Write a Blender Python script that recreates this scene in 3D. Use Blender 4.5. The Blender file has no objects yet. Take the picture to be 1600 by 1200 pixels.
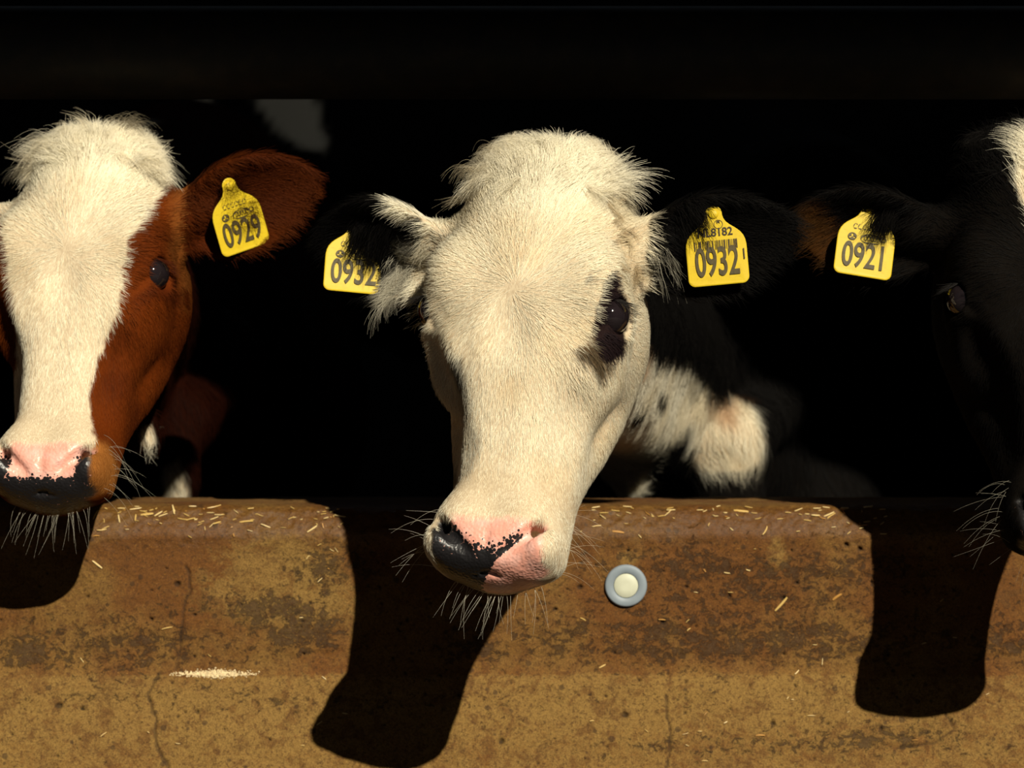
import bpy, math, random
import numpy as np
from mathutils import Vector, Matrix, Quaternion

# ------------------------------------------------------------------ settings
VOX = 0.0028          # voxel of the near heads
HAIR = 1.0            # share of the hairs that is grown
CZ = 0.68             # height of the camera above the barn floor
DIST = 3.0            # camera to the front face of the feed wall
K = 0.0006            # metres per photograph pixel on that face

scene = bpy.context.scene
COL = scene.collection

# ------------------------------------------------------------------ camera, light, exposure
cam_data = bpy.data.cameras.new('camera')
cam = bpy.data.objects.new('camera', cam_data)
COL.objects.link(cam)
cam.location = (0, -DIST, CZ)
cam.rotation_euler = (math.radians(90), 0, 0)
cam_data.sensor_width = 36
cam_data.lens = 36 * DIST / (1600 * K)
cam_data.clip_end = 60
cam_data.dof.use_dof = True
cam_data.dof.focus_distance = 2.70
cam_data.dof.aperture_fstop = 9
scene.camera = cam

world = bpy.data.worlds.new('world')
scene.world = world
world.use_nodes = True
bgn = world.node_tree.nodes['Background']
bgn.inputs[0].default_value = (0.55, 0.72, 1.0, 1)
bgn.inputs[1].default_value = 0.022

SUN = Vector((-0.133, 0.35, -0.226)).normalized()
sd = bpy.data.lights.new('sun', 'SUN')
sd.energy = 6.35
sd.angle = math.radians(0.53)
sd.color = (1.0, 0.92, 0.75)
so = bpy.data.objects.new('sun', sd)
so.rotation_euler = SUN.to_track_quat('-Z', 'Y').to_euler()
so.location = (2, -4, 4)
COL.objects.link(so)

ld = bpy.data.lights.new('barn_fill_lamp', 'AREA')         # added fill lamp that brightens the far cows; the roof has no opening
ld.shape = 'RECTANGLE'; ld.size = 2.4; ld.size_y = 0.5; ld.energy = 1.6; ld.color = (0.75, 0.87, 1.0)
lo = bpy.data.objects.new('barn_fill_lamp', ld); lo.location = (0, 1.9, 2.35); lo.rotation_euler = (math.radians(22), 0, 0)
COL.objects.link(lo)

scene.view_settings.view_transform = 'Standard'
scene.view_settings.look = 'None'
scene.view_settings.exposure = 0.0
scene.view_settings.gamma = 1.0
scene.view_settings.use_curve_mapping = False
scene.cycles.max_bounces = 6
scene.cycles.diffuse_bounces = 2

rng = np.random.default_rng(7)
random.seed(7)

# ------------------------------------------------------------------ helpers
def P(px, py, y=0.0):
    s = K * (y + DIST) / DIST
    return np.array(((px - 800) * s, y, CZ + (600 - py) * s))

def UV(p):
    s = K * (p[..., 1] + DIST) / DIST
    return 800 + p[..., 0] / s, 600 - (p[..., 2] - CZ) / s

def lin(r, g, b):
    f = lambda c: (c / 255 / 12.92) if c / 255 <= 0.04045 else ((c / 255 + 0.055) / 1.055) ** 2.4
    return np.array((f(r), f(g), f(b)))

def tag(o, label=None, cat=None, group=None, kind=None):
    if label: o['label'] = label
    if cat: o['category'] = cat
    if group: o['group'] = group
    if kind: o['kind'] = kind
    return o

def link(name, data, parent=None, mat=None):
    o = bpy.data.objects.new(name, data)
    COL.objects.link(o)
    if parent is not None: o.parent = parent
    if mat is not None: data.materials.append(mat)
    return o

def mesh_np(name, v, f, smooth=True):
    """v (n,3), f (m,4) quads or (m,3)"""
    me = bpy.data.meshes.new(name)
    n, m, k = len(v), len(f), f.shape[1]
    me.vertices.add(n); me.vertices.foreach_set('co', np.asarray(v, np.float32).ravel())
    me.loops.add(m * k); me.loops.foreach_set('vertex_index', np.asarray(f, np.int32).ravel())
    me.polygons.add(m); me.polygons.foreach_set('loop_start', np.arange(0, m * k, k, dtype=np.int32))
    me.update(calc_edges=True)
    me.polygons.foreach_set('use_smooth', np.full(m, smooth, dtype=bool))
    me.validate(); me.update()
    return me

def set_attr(data, name, vals, domain='POINT', kind='FLOAT'):
    a = data.attributes.new(name, kind, domain)
    if kind == 'FLOAT': a.data.foreach_set('value', np.asarray(vals, np.float32).ravel())
    elif kind == 'FLOAT_VECTOR': a.data.foreach_set('vector', np.asarray(vals, np.float32).ravel())
    elif kind == 'FLOAT_COLOR':
        v = np.ones((len(vals), 4), np.float32); v[:, :3] = vals
        a.data.foreach_set('color', v.ravel())

def _hash(i, j, k, seed):
    n = (i * 374761393 + j * 668265263 + k * 2147483647 + seed * 1274126177) & 0xFFFFFFFF
    n = ((n ^ (n >> 13)) * 1274126177) & 0xFFFFFFFF
    n = (n ^ (n >> 16)) & 0xFFFFFFFF
    return n.astype(np.float64) / 4294967295.0

def vnoise(p, scale, seed=0):
    q = np.asarray(p, np.float64) * scale
    i = np.floor(q).astype(np.int64); f = q - i; f = f * f * (3 - 2 * f)
    r = 0
    for a in (0, 1):
        for b in (0, 1):
            for c in (0, 1):
                w = (f[..., 0] if a else 1 - f[..., 0]) * (f[..., 1] if b else 1 - f[..., 1]) * (f[..., 2] if c else 1 - f[..., 2])
                r = r + w * _hash(i[..., 0] + a, i[..., 1] + b, i[..., 2] + c, seed)
    return r * 2 - 1

def fbm(p, scale, seed=0, octv=3):
    r, a, t = 0, 1.0, 0
    for o in range(octv):
        r = r + a * vnoise(p, scale * 2 ** o, seed + 17 * o); t += a; a *= 0.5
    return r / t

def sstep(a, b, x):
    t = np.clip((x - a) / (b - a), 0, 1)
    return t * t * (3 - 2 * t)

def poly_sd(u, v, pts):
    """signed distance to a polygon (negative inside)"""
    pts = np.asarray(pts, float); n = len(pts)
    d = np.full(u.shape, 1e18); s = np.ones(u.shape)
    j = n - 1
    for i in range(n):
        ex, ey = pts[j] - pts[i]
        wx, wy = u - pts[i, 0], v - pts[i, 1]
        t = np.clip((wx * ex + wy * ey) / (ex * ex + ey * ey), 0, 1)
        d = np.minimum(d, (wx - ex * t) ** 2 + (wy - ey * t) ** 2)
        c1 = v >= pts[i, 1]; c2 = v < pts[j, 1]; c3 = ex * wy > ey * wx
        flip = (c1 & c2 & c3) | (~c1 & ~c2 & ~c3)
        s = np.where(flip, -s, s)
        j = i
    return s * np.sqrt(d)

# ------------------------------------------------------------------ node helpers
class NT:
    def __init__(self, name):
        self.mat = bpy.data.materials.new(name); self.mat.use_nodes = True
        self.t = self.mat.node_tree; self.n = self.t.nodes; self.l = self.t.links
        self.bsdf = self.n['Principled BSDF']
    def node(self, kind, **kw):
        x = self.n.new(kind)
        for k_, v_ in kw.items(): setattr(x, k_, v_)
        return x
    def set(self, sock, val):
        if isinstance(val, bpy.types.NodeSocket): self.l.new(val, sock)
        elif hasattr(val, '__len__') and len(val) == 3 and sock.type == 'RGBA': sock.default_value = (*val, 1)
        else: sock.default_value = val
    def attr(self, name, out='Fac'):
        a = self.node('ShaderNodeAttribute', attribute_name=name); return a.outputs[out]
    def obj(self): return self.node('ShaderNodeTexCoord').outputs['Object']
    def noise(self, vec, scale, detail=4, rough=0.6, dist=0.0):
        x = self.node('ShaderNodeTexNoise'); self.set(x.inputs['Vector'], vec)
        x.inputs['Scale'].default_value = scale; x.inputs['Detail'].default_value = detail
        x.inputs['Roughness'].default_value = rough; x.inputs['Distortion'].default_value = dist
        return x.outputs['Fac']
    def voro(self, vec, scale, feature='F1', rand=1.0):
        x = self.node('ShaderNodeTexVoronoi', feature=feature); self.set(x.inputs['Vector'], vec)
        x.inputs['Scale'].default_value = scale; x.inputs['Randomness'].default_value = rand
        return x
    def math(self, op, a, b=0.0, c=0.0):
        x = self.node('ShaderNodeMath', operation=op)
        self.set(x.inputs[0], a); self.set(x.inputs[1], b); self.set(x.inputs[2], c)
        return x.outputs[0]
    def ss(self, x_, a, b, lo=0.0, hi=1.0):
        x = self.node('ShaderNodeMapRange', interpolation_type='SMOOTHSTEP')
        self.set(x.inputs[0], x_); x.inputs[1].default_value = a; x.inputs[2].default_value = b
        x.inputs[3].default_value = lo; x.inputs[4].default_value = hi
        return x.outputs[0]
    def mix(self, f, a, b, mode='MIX'):
        x = self.node('ShaderNodeMix', data_type='RGBA', blend_type=mode)
        self.set(x.inputs[0], f); self.set(x.inputs[6], a); self.set(x.inputs[7], b)
        return x.outputs[2]
    def scale(self, vec, s):
        x = self.node('ShaderNodeVectorMath', operation='MULTIPLY'); self.set(x.inputs[0], vec)
        x.inputs[1].default_value = s; return x.outputs[0]
    def bump(self, h, strength=0.3, dist=0.002):
        x = self.node('ShaderNodeBump'); self.set(x.inputs['Height'], h)
        x.inputs['Strength'].default_value = strength; x.inputs['Distance'].default_value = dist
        return x.outputs[0]
    def out(self, col=None, rough=None, normal=None, spec=None, **kw):
        b = self.bsdf
        if col is not None: self.set(b.inputs['Base Color'], col)
        if rough is not None: self.set(b.inputs['Roughness'], rough)
        if normal is not None: self.set(b.inputs['Normal'], normal)
        if spec is not None: self.set(b.inputs['Specular IOR Level'], spec)
        for k_, v_ in kw.items(): self.set(b.inputs[k_.replace('_', ' ')], v_)
        return self.mat

def plain(name, col, rough=0.7, var=0.15, scale=30, spec=0.3, bump=0.0, **kw):
    m = NT(name); o = m.obj()
    n = m.noise(o, scale, 4)
    c = m.mix(m.ss(n, 0.3, 0.7), tuple(x * (1 - var) for x in col), tuple(min(1, x * (1 + var)) for x in col))
    return m.out(c, rough, m.bump(n, bump, 0.002) if bump else None, spec, **kw)

# ------------------------------------------------------------------ boxes and simple solids
def box_mesh(name, x0, x1, y0, y1, z0, z1):
    v = np.array([(x, y, z) for x in (x0, x1) for y in (y0, y1) for z in (z0, z1)], float)
    f = np.array([(0, 1, 3, 2), (4, 6, 7, 5), (0, 4, 5, 1), (2, 3, 7, 6), (0, 2, 6, 4), (1, 5, 7, 3)])
    return mesh_np(name, v, f, False)

# ------------------------------------------------------------------ the barn (setting)
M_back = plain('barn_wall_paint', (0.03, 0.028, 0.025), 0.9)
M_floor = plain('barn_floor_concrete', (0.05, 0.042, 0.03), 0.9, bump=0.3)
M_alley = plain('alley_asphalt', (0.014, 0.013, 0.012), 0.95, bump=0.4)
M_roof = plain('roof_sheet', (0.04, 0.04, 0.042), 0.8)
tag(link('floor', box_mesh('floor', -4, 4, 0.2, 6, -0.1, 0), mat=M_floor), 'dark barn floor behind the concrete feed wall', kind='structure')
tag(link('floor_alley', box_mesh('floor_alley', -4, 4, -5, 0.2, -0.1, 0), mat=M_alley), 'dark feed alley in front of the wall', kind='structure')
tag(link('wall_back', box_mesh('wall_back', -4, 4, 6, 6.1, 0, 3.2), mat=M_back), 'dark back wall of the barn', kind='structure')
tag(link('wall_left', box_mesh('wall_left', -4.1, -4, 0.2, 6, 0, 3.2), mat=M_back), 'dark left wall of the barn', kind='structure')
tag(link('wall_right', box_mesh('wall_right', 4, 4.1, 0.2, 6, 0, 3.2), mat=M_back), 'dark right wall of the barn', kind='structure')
# low eave: its edge sets the line where the sun stops
EY = -1.1
EZ = CZ + 0.285 + 0.646 * -EY
rv = np.array([(-4, EY, EZ), (4, EY, EZ), (4, 6.1, EZ + 2.0), (-4, 6.1, EZ + 2.0),
               (-4, EY, EZ + 0.08), (4, EY, EZ + 0.08), (4, 6.1, EZ + 2.08), (-4, 6.1, EZ + 2.08)])
rf = np.array([(0, 3, 2, 1), (4, 5, 6, 7), (0, 1, 5, 4), (1, 2, 6, 5), (2, 3, 7, 6), (3, 0, 4, 7)])
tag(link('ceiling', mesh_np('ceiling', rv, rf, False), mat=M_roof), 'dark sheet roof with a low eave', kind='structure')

# ------------------------------------------------------------------ the feed wall
PROF = [(0.205, -0.75), (0.205, -0.135), (0.198, -0.118), (0.19, -0.1128), (0.15, -0.1128), (0.02, -0.1135), (0.004, -0.1145), (-0.003, -0.118),
        (-0.012, -0.130), (-0.0160, -0.137), (-0.0172, -0.142), (-0.0160, -0.149), (-0.0150, -0.158), (-0.0150, -0.255), (-0.017, -0.266),
        (-0.024, -0.280), (-0.036, -0.33), (-0.052, -0.40), (-0.07, -0.48), (-0.08, -0.6), (-0.08, -0.68)]
pr = np.array(PROF)
seg = np.r_[0, np.cumsum(np.hypot(*np.diff(pr, axis=0).T))]
def prof_at(s):
    return np.interp(s, seg, pr[:, 0]), np.interp(s, seg, pr[:, 1]) + CZ
S_TOP = seg[4]; S_LOW = seg[17]
ss_ = np.r_[np.linspace(0, S_TOP, 60)[:-1], np.arange(S_TOP, S_LOW, 0.0013), np.linspace(S_LOW, seg[-1], 40)]
# soften the profile's corners
yy, zz = prof_at(ss_)
ker = np.ones(5) / 5
mid = slice(62, len(ss_) - 42)
yy2 = np.convolve(yy, ker, 'same'); zz2 = np.convolve(zz, ker, 'same')
yy[mid] = yy2[mid]; zz[mid] = zz2[mid]
xs_ = np.r_[np.linspace(-4, -0.62, 40)[:-1], np.arange(-0.62, 0.62, 0.0013), np.linspace(0.62, 4, 40)]
X, S = np.meshgrid(xs_, ss_, indexing='ij')
Yw = np.broadcast_to(yy, X.shape).copy(); Zw = np.broadcast_to(zz, X.shape).copy()
ty = np.gradient(yy, ss_); tz = np.gradient(zz, ss_)
ln = np.hypot(ty, tz) + 1e-9
ny, nz = np.broadcast_to(tz / ln, X.shape), np.broadcast_to(-ty / ln, X.shape)   # outwards
pw = np.stack([X, Yw, Zw], -1)
U, V = UV(pw)
facing = (S > seg[3])
# masks laid in the wall's own surface
n1 = fbm(pw, 9, 1, 3); n2 = fbm(pw, 40, 2, 3); n3 = fbm(pw, 160, 3, 3); n4 = fbm(pw * np.array((1, 1, 2.2)), 22, 5, 3)
def blob(cx, cy, rx, ry, p=1.0):
    return np.exp(-(((U - cx) / rx) ** 2 + ((V - cy) / ry) ** 2) * p)
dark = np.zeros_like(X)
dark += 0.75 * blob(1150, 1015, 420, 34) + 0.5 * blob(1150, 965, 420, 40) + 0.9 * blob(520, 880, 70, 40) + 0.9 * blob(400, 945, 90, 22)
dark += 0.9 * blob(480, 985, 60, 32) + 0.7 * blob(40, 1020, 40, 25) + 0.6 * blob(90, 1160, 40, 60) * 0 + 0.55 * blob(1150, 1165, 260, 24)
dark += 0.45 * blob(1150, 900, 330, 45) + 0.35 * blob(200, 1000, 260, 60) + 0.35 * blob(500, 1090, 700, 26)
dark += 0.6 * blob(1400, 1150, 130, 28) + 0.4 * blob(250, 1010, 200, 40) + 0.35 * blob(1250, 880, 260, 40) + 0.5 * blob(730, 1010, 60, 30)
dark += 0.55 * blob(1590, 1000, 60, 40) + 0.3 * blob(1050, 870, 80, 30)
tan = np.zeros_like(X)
tan += 1.0 * blob(440, 890, 95, 60) + 0.9 * blob(430, 940, 120, 40) + 0.55 * sstep(1046, 1062, V + 4 * n2) + 0.7 * blob(980, 875, 26, 18) + 0.9 * blob(1215, 865, 20, 30)
tan += 0.35 * blob(300, 1120, 300, 60) + 0.35 * blob(60, 1000, 90, 40) + 0.4 * blob(1000, 1090, 400, 40)
rust = np.zeros_like(X)
rust += 0.9 * blob(270, 900, 130, 90) + 0.6 * blob(1250, 880, 300, 70) + 0.8 * blob(180, 860, 90, 30) + 0.5 * blob(850, 1060, 120, 14) + 0.5 * blob(1350, 1110, 150, 14)
rust += 0.5 * blob(1120, 930, 200, 50) + 0.5 * blob(300, 1066, 220, 16)
film = sstep(782, 800, V) * (1 - sstep(824, 858, V + 22 * n2 + 8 * n3))        # the smeared shiny nosing
# cracks: polylines on the face
def line_d(pts, wob=2.5):
    d = np.full(X.shape, 1e9)
    uu = U + wob * n3 * 2 + 3 * n2; vv = V + wob * n2
    for (ax, ay), (bx, by) in zip(pts[:-1], pts[1:]):
        ex, ey = bx - ax, by - ay
        t = np.clip(((uu - ax) * ex + (vv - ay) * ey) / (ex * ex + ey * ey), 0, 1)
        d = np.minimum(d, np.hypot(uu - ax - t * ex, vv - ay - t * ey))
    return d
sel = facing & (np.abs(X) < 0.6)
crk = np.zeros_like(X)
for pts, w in (([(292, 885), (298, 915), (288, 960), (282, 1000), (275, 1045)], 1.6), ([(250, 1050), (232, 1085), (240, 1125), (242, 1160), (262, 1200)], 1.8),
               ([(1478, 1115), (1490, 1140), (1460, 1160), (1400, 1170)], 1.3), ([(1040, 1085), (1048, 1150), (1040, 1200)], 1.5)):
    crk = np.maximum(crk, 1 - sstep(w * 0.6, w * 1.9, line_d(pts)))
# pits
pit = np.zeros_like(X)
prs = np.random.default_rng(3)
pits = [(277, 913, 5), (236, 968, 3), (305, 962, 3), (1140, 931, 4), (1224, 934, 4), (1073, 918, 3), (840, 968, 3), (868, 952, 3), (977, 1116, 5), (783, 1158, 5),
        (1207, 1130, 4), (1377, 1138, 3.5), (92, 1103, 5), (128, 1108, 3), (308, 1111, 3), (1343, 858, 4), (1322, 852, 4), (1036, 972, 4), (906, 917, 4), (1246, 911, 3)]
for _ in range(170):
    pits.append((prs.uniform(0, 1600), prs.uniform(850, 1200), prs.uniform(0.9, 2.3)))
for cx, cy, r in pits:
    c = P(cx, cy, -0.01 if cy < 1050 else -0.04)
    i0, i1 = np.searchsorted(xs_, (c[0] - 0.008, c[0] + 0.008))
    sub = (slice(i0, i1), slice(None))
    dd = np.hypot(U[sub] - cx + 3 * n3[sub], (V[sub] - cy) + 3 * n2[sub])
    pit[sub] = np.maximum(pit[sub], (1 - sstep(r * 0.5, r * 1.3, dd)) * (S[sub] > seg[9]))
disp = (0.0007 * n2 + 0.0007 * n3 + 0.0016 * n1) * sel
disp -= 0.0035 * pit + 0.0016 * crk
disp += film * (0.0003 * n2 + 0.0007 * n3)
disp += 0.0009 * sstep(-0.1, 0.3, n4 + dark - 0.6) * (1 - film)
Yw += ny * disp; Zw += nz * disp
nx_, ns_ = X.shape
idx = np.arange(nx_ * ns_).reshape(nx_, ns_)
fq = np.stack([idx[:-1, :-1], idx[:-1, 1:], idx[1:, 1:], idx[1:, :-1]], -1).reshape(-1, 4)
wv = np.stack([X, Yw, Zw], -1).reshape(-1, 3)
wm = mesh_np('feed_wall', wv, fq)
for nm, a in (('dark', dark), ('tan', tan), ('rust', rust), ('film', film), ('crack', crk), ('pit', pit)):
    set_attr(wm, nm, a.ravel())
m = NT('stained_concrete'); o = m.obj()
hi = m.noise(o, 330, 6, 0.75); md = m.noise(o, 60, 6, 0.7, 0.4); lo = m.noise(o, 12, 5, 0.65, 0.3)
md2 = m.noise(m.scale(o, (1, 1, 1.3)), 95, 10, 0.8, 0.5)
gr = m.noise(o, 900, 2, 0.6)
fleck = m.noise(m.scale(o, (1, 1, 1.4)), 520, 3, 0.7)
cel = m.voro(o, 130, 'F1', 1.0); csp = m.node('ShaderNodeSeparateColor'); m.set(csp.inputs[0], cel.outputs['Color'])
base = m.mix(m.ss(m.math('ADD', lo, m.math('MULTIPLY', m.attr('rust'), 0.22)), 0.40, 0.66), tuple(lin(142, 112, 60)), tuple(lin(122, 82, 32)))
tn = m.ss(m.math('ADD', m.math('MULTIPLY', m.attr('tan'), 0.40), md2), 0.58, 0.80)
base = m.mix(m.math('MULTIPLY', tn, 0.8), base, tuple(lin(160, 134, 80)))
base = m.mix(m.ss(md, 0.50, 0.62, 0, 0.6), base, tuple(lin(108, 72, 28)))
base = m.mix(m.ss(m.noise(o, 34, 8, 0.8, 0.6), 0.56, 0.62, 0, 0.55), base, tuple(lin(104, 76, 38)))
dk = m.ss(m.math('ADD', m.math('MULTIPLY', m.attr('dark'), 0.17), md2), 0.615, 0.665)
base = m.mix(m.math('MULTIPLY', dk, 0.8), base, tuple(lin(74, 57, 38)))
flm = m.ss(m.math('ADD', m.math('MULTIPLY', m.attr('film'), 0.35), m.math('MULTIPLY', md2, 0.8)), 0.56, 0.76)
base = m.mix(m.math('MULTIPLY', flm, 0.6), base, tuple(lin(106, 74, 36)))
base = m.mix(m.ss(hi, 0.50, 0.62, 0, 0.7), base, tuple(lin(84, 56, 24)))
base = m.mix(m.ss(fleck, 0.62, 0.70, 0, 0.55), base, tuple(lin(200, 160, 90)))
base = m.mix(m.ss(gr, 0.3, 0.7), m.mix(1.0, base, (0.72, 0.70, 0.66), 'MULTIPLY'), m.mix(1.0, base, (1.25, 1.25, 1.22), 'MULTIPLY'))
spk = m.ss(m.math('SUBTRACT', m.math('MULTIPLY', m.math('SUBTRACT', csp.outputs[0], 0.86), 3.2), cel.outputs['Distance']), 0.0, 0.1)
base = m.mix(m.math('MULTIPLY', spk, 0.6), base, tuple(lin(62, 46, 28)))
base = m.mix(m.math('MULTIPLY', m.attr('crack'), 0.6), base, tuple(lin(52, 36, 18)))
base = m.mix(m.math('MULTIPLY', m.attr('pit'), 0.75), base, tuple(lin(38, 28, 16)))
hgt = m.math('ADD', m.math('MULTIPLY', hi, 0.5), m.math('ADD', m.math('MULTIPLY', fleck, 0.25), m.math('MULTIPLY', dk, -0.35)))
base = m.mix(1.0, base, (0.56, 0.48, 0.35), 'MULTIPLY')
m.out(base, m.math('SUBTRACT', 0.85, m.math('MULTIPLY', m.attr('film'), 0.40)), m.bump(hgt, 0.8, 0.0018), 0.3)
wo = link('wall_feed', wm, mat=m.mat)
tag(wo, 'long stained brown concrete feed wall with a rounded nosing', kind='structure')

# ------------------------------------------------------------------ top rail
def tube(name, x0, x1, y, z, r, n=48, wob=0.0):
    ang = np.linspace(0, 2 * np.pi, n, endpoint=False)
    xs = np.linspace(x0, x1, 60)
    A, B = np.meshgrid(xs, ang, indexing='ij')
    v = np.stack([A, y + r * np.cos(B), z + r * np.sin(B)], -1).reshape(-1, 3)
    i, j = np.meshgrid(np.arange(len(xs) - 1), np.arange(n), indexing='ij')
    f = np.stack([i * n + j, i * n + (j + 1) % n, (i + 1) * n + (j + 1) % n, (i + 1) * n + j], -1).reshape(-1, 4)
    return mesh_np(name, v, f)
mr = NT('black_steel'); o = mr.obj()
nn = mr.noise(o, 50, 5)
mr.out(mr.mix(mr.ss(nn, 0.4, 0.7), (0.028, 0.026, 0.022), (0.045, 0.036, 0.026)), 0.5, mr.bump(nn, 0.15, 0.001), 0.2)
zb = P(0, 155, 0.06)[2]; zt = P(0, 10, 0.06)[2]
rail = link('neck_rail', tube('neck_rail', -4.0, 4.0, 0.06, (zb + zt) / 2, (zt - zb) / 2), mat=mr.mat)
tag(rail, 'thick dark steel neck rail running above the cow heads', 'rail')

# ------------------------------------------------------------------ implicit body tools
class Field:
    def __init__(self, xs, ys, zs):
        self.xs, self.ys, self.zs = [a.astype(np.float32) for a in (xs, ys, zs)]
        self.F = np.full((len(xs), len(ys), len(zs)), 0.06, np.float32)
    def block(self, lo, hi):
        sl = []
        for a, l, h in zip((self.xs, self.ys, self.zs), lo, hi):
            i0 = max(0, np.searchsorted(a, l) - 1); i1 = min(len(a), np.searchsorted(a, h) + 1)
            if i1 - i0 < 1: return None, None
            sl.append(slice(i0, i1))
        g = np.meshgrid(self.xs[sl[0]], self.ys[sl[1]], self.zs[sl[2]], indexing='ij')
        return tuple(sl), np.stack(g, -1)
    def apply(self, fn, lo, hi, k, mode='add', M=None):
        """fn(points in local) -> distance; lo/hi local bounds; M = (R,T) world = R@l + T"""
        lo, hi = np.asarray(lo, float) - k - 0.004, np.asarray(hi, float) + k + 0.004
        if M is not None:
            R, T, s = M
            c = np.array([(x, y, z) for x in (lo[0], hi[0]) for y in (lo[1], hi[1]) for z in (lo[2], hi[2])])
            c = (c * s) @ R.T + T
            wlo, whi = c.min(0), c.max(0)
        else: wlo, whi = lo, hi
        sl, p = self.block(wlo, whi)
        if sl is None: return
        if M is not None: p = ((p - T.astype(np.float32)) @ R.astype(np.float32)) / s; sc = s
        else: sc = 1
        d = (fn(p) * sc).astype(np.float32)
        a = self.F[sl]
        if mode == 'add':
            h = np.maximum(k - np.abs(a - d), 0) / k
            self.F[sl] = np.minimum(a, d) - h * h * k * 0.25
        elif mode == 'sub':
            d = -d
            h = np.maximum(k - np.abs(a - d), 0) / k
            self.F[sl] = np.maximum(a, d) + h * h * k * 0.25
    def ell(self, c, r, k=0.01, M=None, mode='add', rot=None):
        c, r = np.asarray(c, np.float32), np.asarray(r, np.float32)
        if rot is not None: Rr = np.array(rot, np.float32)
        def fn(p):
            q = p - c
            if rot is not None: q = q @ Rr
            k0 = np.linalg.norm(q / r, axis=-1); k1 = np.linalg.norm(q / (r * r), axis=-1) + 1e-9
            return k0 * (k0 - 1) / k1
        b = np.full(3, r.max()) if rot is not None else r
        self.apply(fn, c - b, c + b, k, mode, M)
    def cap(self, a, b, ra, rb, k=0.01, M=None, mode='add', flat=None):
        a, b = np.asarray(a, np.float32), np.asarray(b, np.float32)
        def fn(p):
            ba = b - a; q = p - a
            t = np.clip((q @ ba) / (ba @ ba), 0, 1)
            e = q - t[..., None] * ba
            if flat is not None: e = e / np.asarray(flat, np.float32)
            return np.linalg.norm(e, axis=-1) - (ra + (rb - ra) * t)
        m_ = max(ra, rb) * (max(flat) if flat is not None else 1)
        self.apply(fn, np.minimum(a, b) - m_, np.maximum(a, b) + m_, k, mode, M)
    def chain(self, pts, rs, k=0.02, M=None, flat=None):
        for i in range(len(pts) - 1): self.cap(pts[i], pts[i + 1], rs[i], rs[i + 1], k, M, 'add', flat)
    def loft(self, tab, k=0.01, M=None, n=2.4):
        tab = np.asarray(tab, float); tab = tab[np.argsort(tab[:, 0])]
        zt = tab[:, 0]; zf = np.linspace(zt[0], zt[-1], 200)
        def smooth(c):
            y = np.interp(zf, zt, tab[:, c]); kk = np.ones(15) / 15
            yp = np.r_[np.full(7, y[0]), y, np.full(7, y[-1])]
            return np.convolve(yp, kk, 'valid')
        W, Fr, Bk = smooth(1), smooth(2), smooth(3)
        nf = np.interp(zf, *n) if isinstance(n, tuple) else np.full(200, float(n))
        def fn(p):
            z = p[..., 2]
            w = np.interp(z, zf, W); f = np.interp(z, zf, Fr); b = np.interp(z, zf, Bk)
            yc, hd = (f + b) / 2, (b - f) / 2
            e = np.interp(z, zf, nf)
            q = (np.abs(p[..., 0] / w) ** e + np.abs((p[..., 1] - yc) / hd) ** e) ** (1 / e)
            d = (q - 1) * np.minimum(w, hd) * 0.9
            over = np.maximum(z - zf[-1], zf[0] - z)
            return np.where(over > 0, np.hypot(np.maximum(d, 0), over) + np.minimum(d, 0) * 0 + np.where(d < 0, 0, 0), np.maximum(d, over))
        self.apply(fn, (-W.max(), Fr.min(), zt[0]), (W.max(), Bk.max(), zt[-1]), k, 'add', M)
    def ear(self, root, u, nrm, L, W, t, k, cup=0.35, M=None, skew=0.0):
        u = np.asarray(u, float); u /= np.linalg.norm(u)
        nrm = np.asarray(nrm, float); nrm -= u * (nrm @ u); nrm /= np.linalg.norm(nrm)
        w = np.cross(nrm, u); root = np.asarray(root, float)
        B = np.stack([u, w, nrm], 1).astype(np.float32); rt = root.astype(np.float32)
        def fn(p):
            q = (p - rt) @ B
            a, b, c = q[..., 0], q[..., 1], q[..., 2]
            s = a / L
            prof = W * (np.clip(0.55 + 1.1 * s - 0.75 * s * s - 0.55 * np.clip(s, 0, 2) ** 4, 0.25, 1.2))
            b2 = b - skew * s * (1 - s) * L
            lat = (np.sqrt((2 * s - 1) ** 2 * 0.96 + (b2 / prof) ** 2) - 1) * prof * 0.8
            c0 = cup * (1.7 - 1.1 * np.clip(s, 0, 1)) * (b2 * b2) / W - 0.15 * W * np.sin(np.clip(s, 0, 1) * np.pi)
            th = t * (1.3 - 0.6 * np.clip(s, 0, 1))
            d1 = np.abs(c - c0) * 0.75 - th
            kk = 0.008
            h = np.maximum(kk - np.abs(d1 - lat), 0) / kk
            return np.maximum(d1, lat) + h * h * kk * 0.25
        m_ = W * 1.5
        c = root + u * L / 2
        e = np.abs(u) * L / 2 + m_
        self.apply(fn, c - e, c + e, k, 'add', M)
        return B, root
    def mesh(self):
        F = self.F; F = np.where(np.abs(F) < 1e-7, 1e-7, F)
        ins = F < 0
        c = ins[:-1, :-1, :-1].astype(np.int8)
        tot = c.copy()
        for a in (0, 1):
            for b in (0, 1):
                for d in (0, 1):
                    if a or b or d:
                        tot += ins[a:ins.shape[0] - 1 + a, b:ins.shape[1] - 1 + b, d:ins.shape[2] - 1 + d]
        act = (tot > 0) & (tot < 8)
        ii, jj, kk = np.nonzero(act)
        n = len(ii)
        idm = np.full(act.shape, -1, np.int32); idm[ii, jj, kk] = np.arange(n)
        val = {}
        for a in (0, 1):
            for b in (0, 1):
                for d in (0, 1): val[a, b, d] = F[ii + a, jj + b, kk + d]
        acc = np.zeros((n, 3)); cnt = np.zeros(n)
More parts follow.
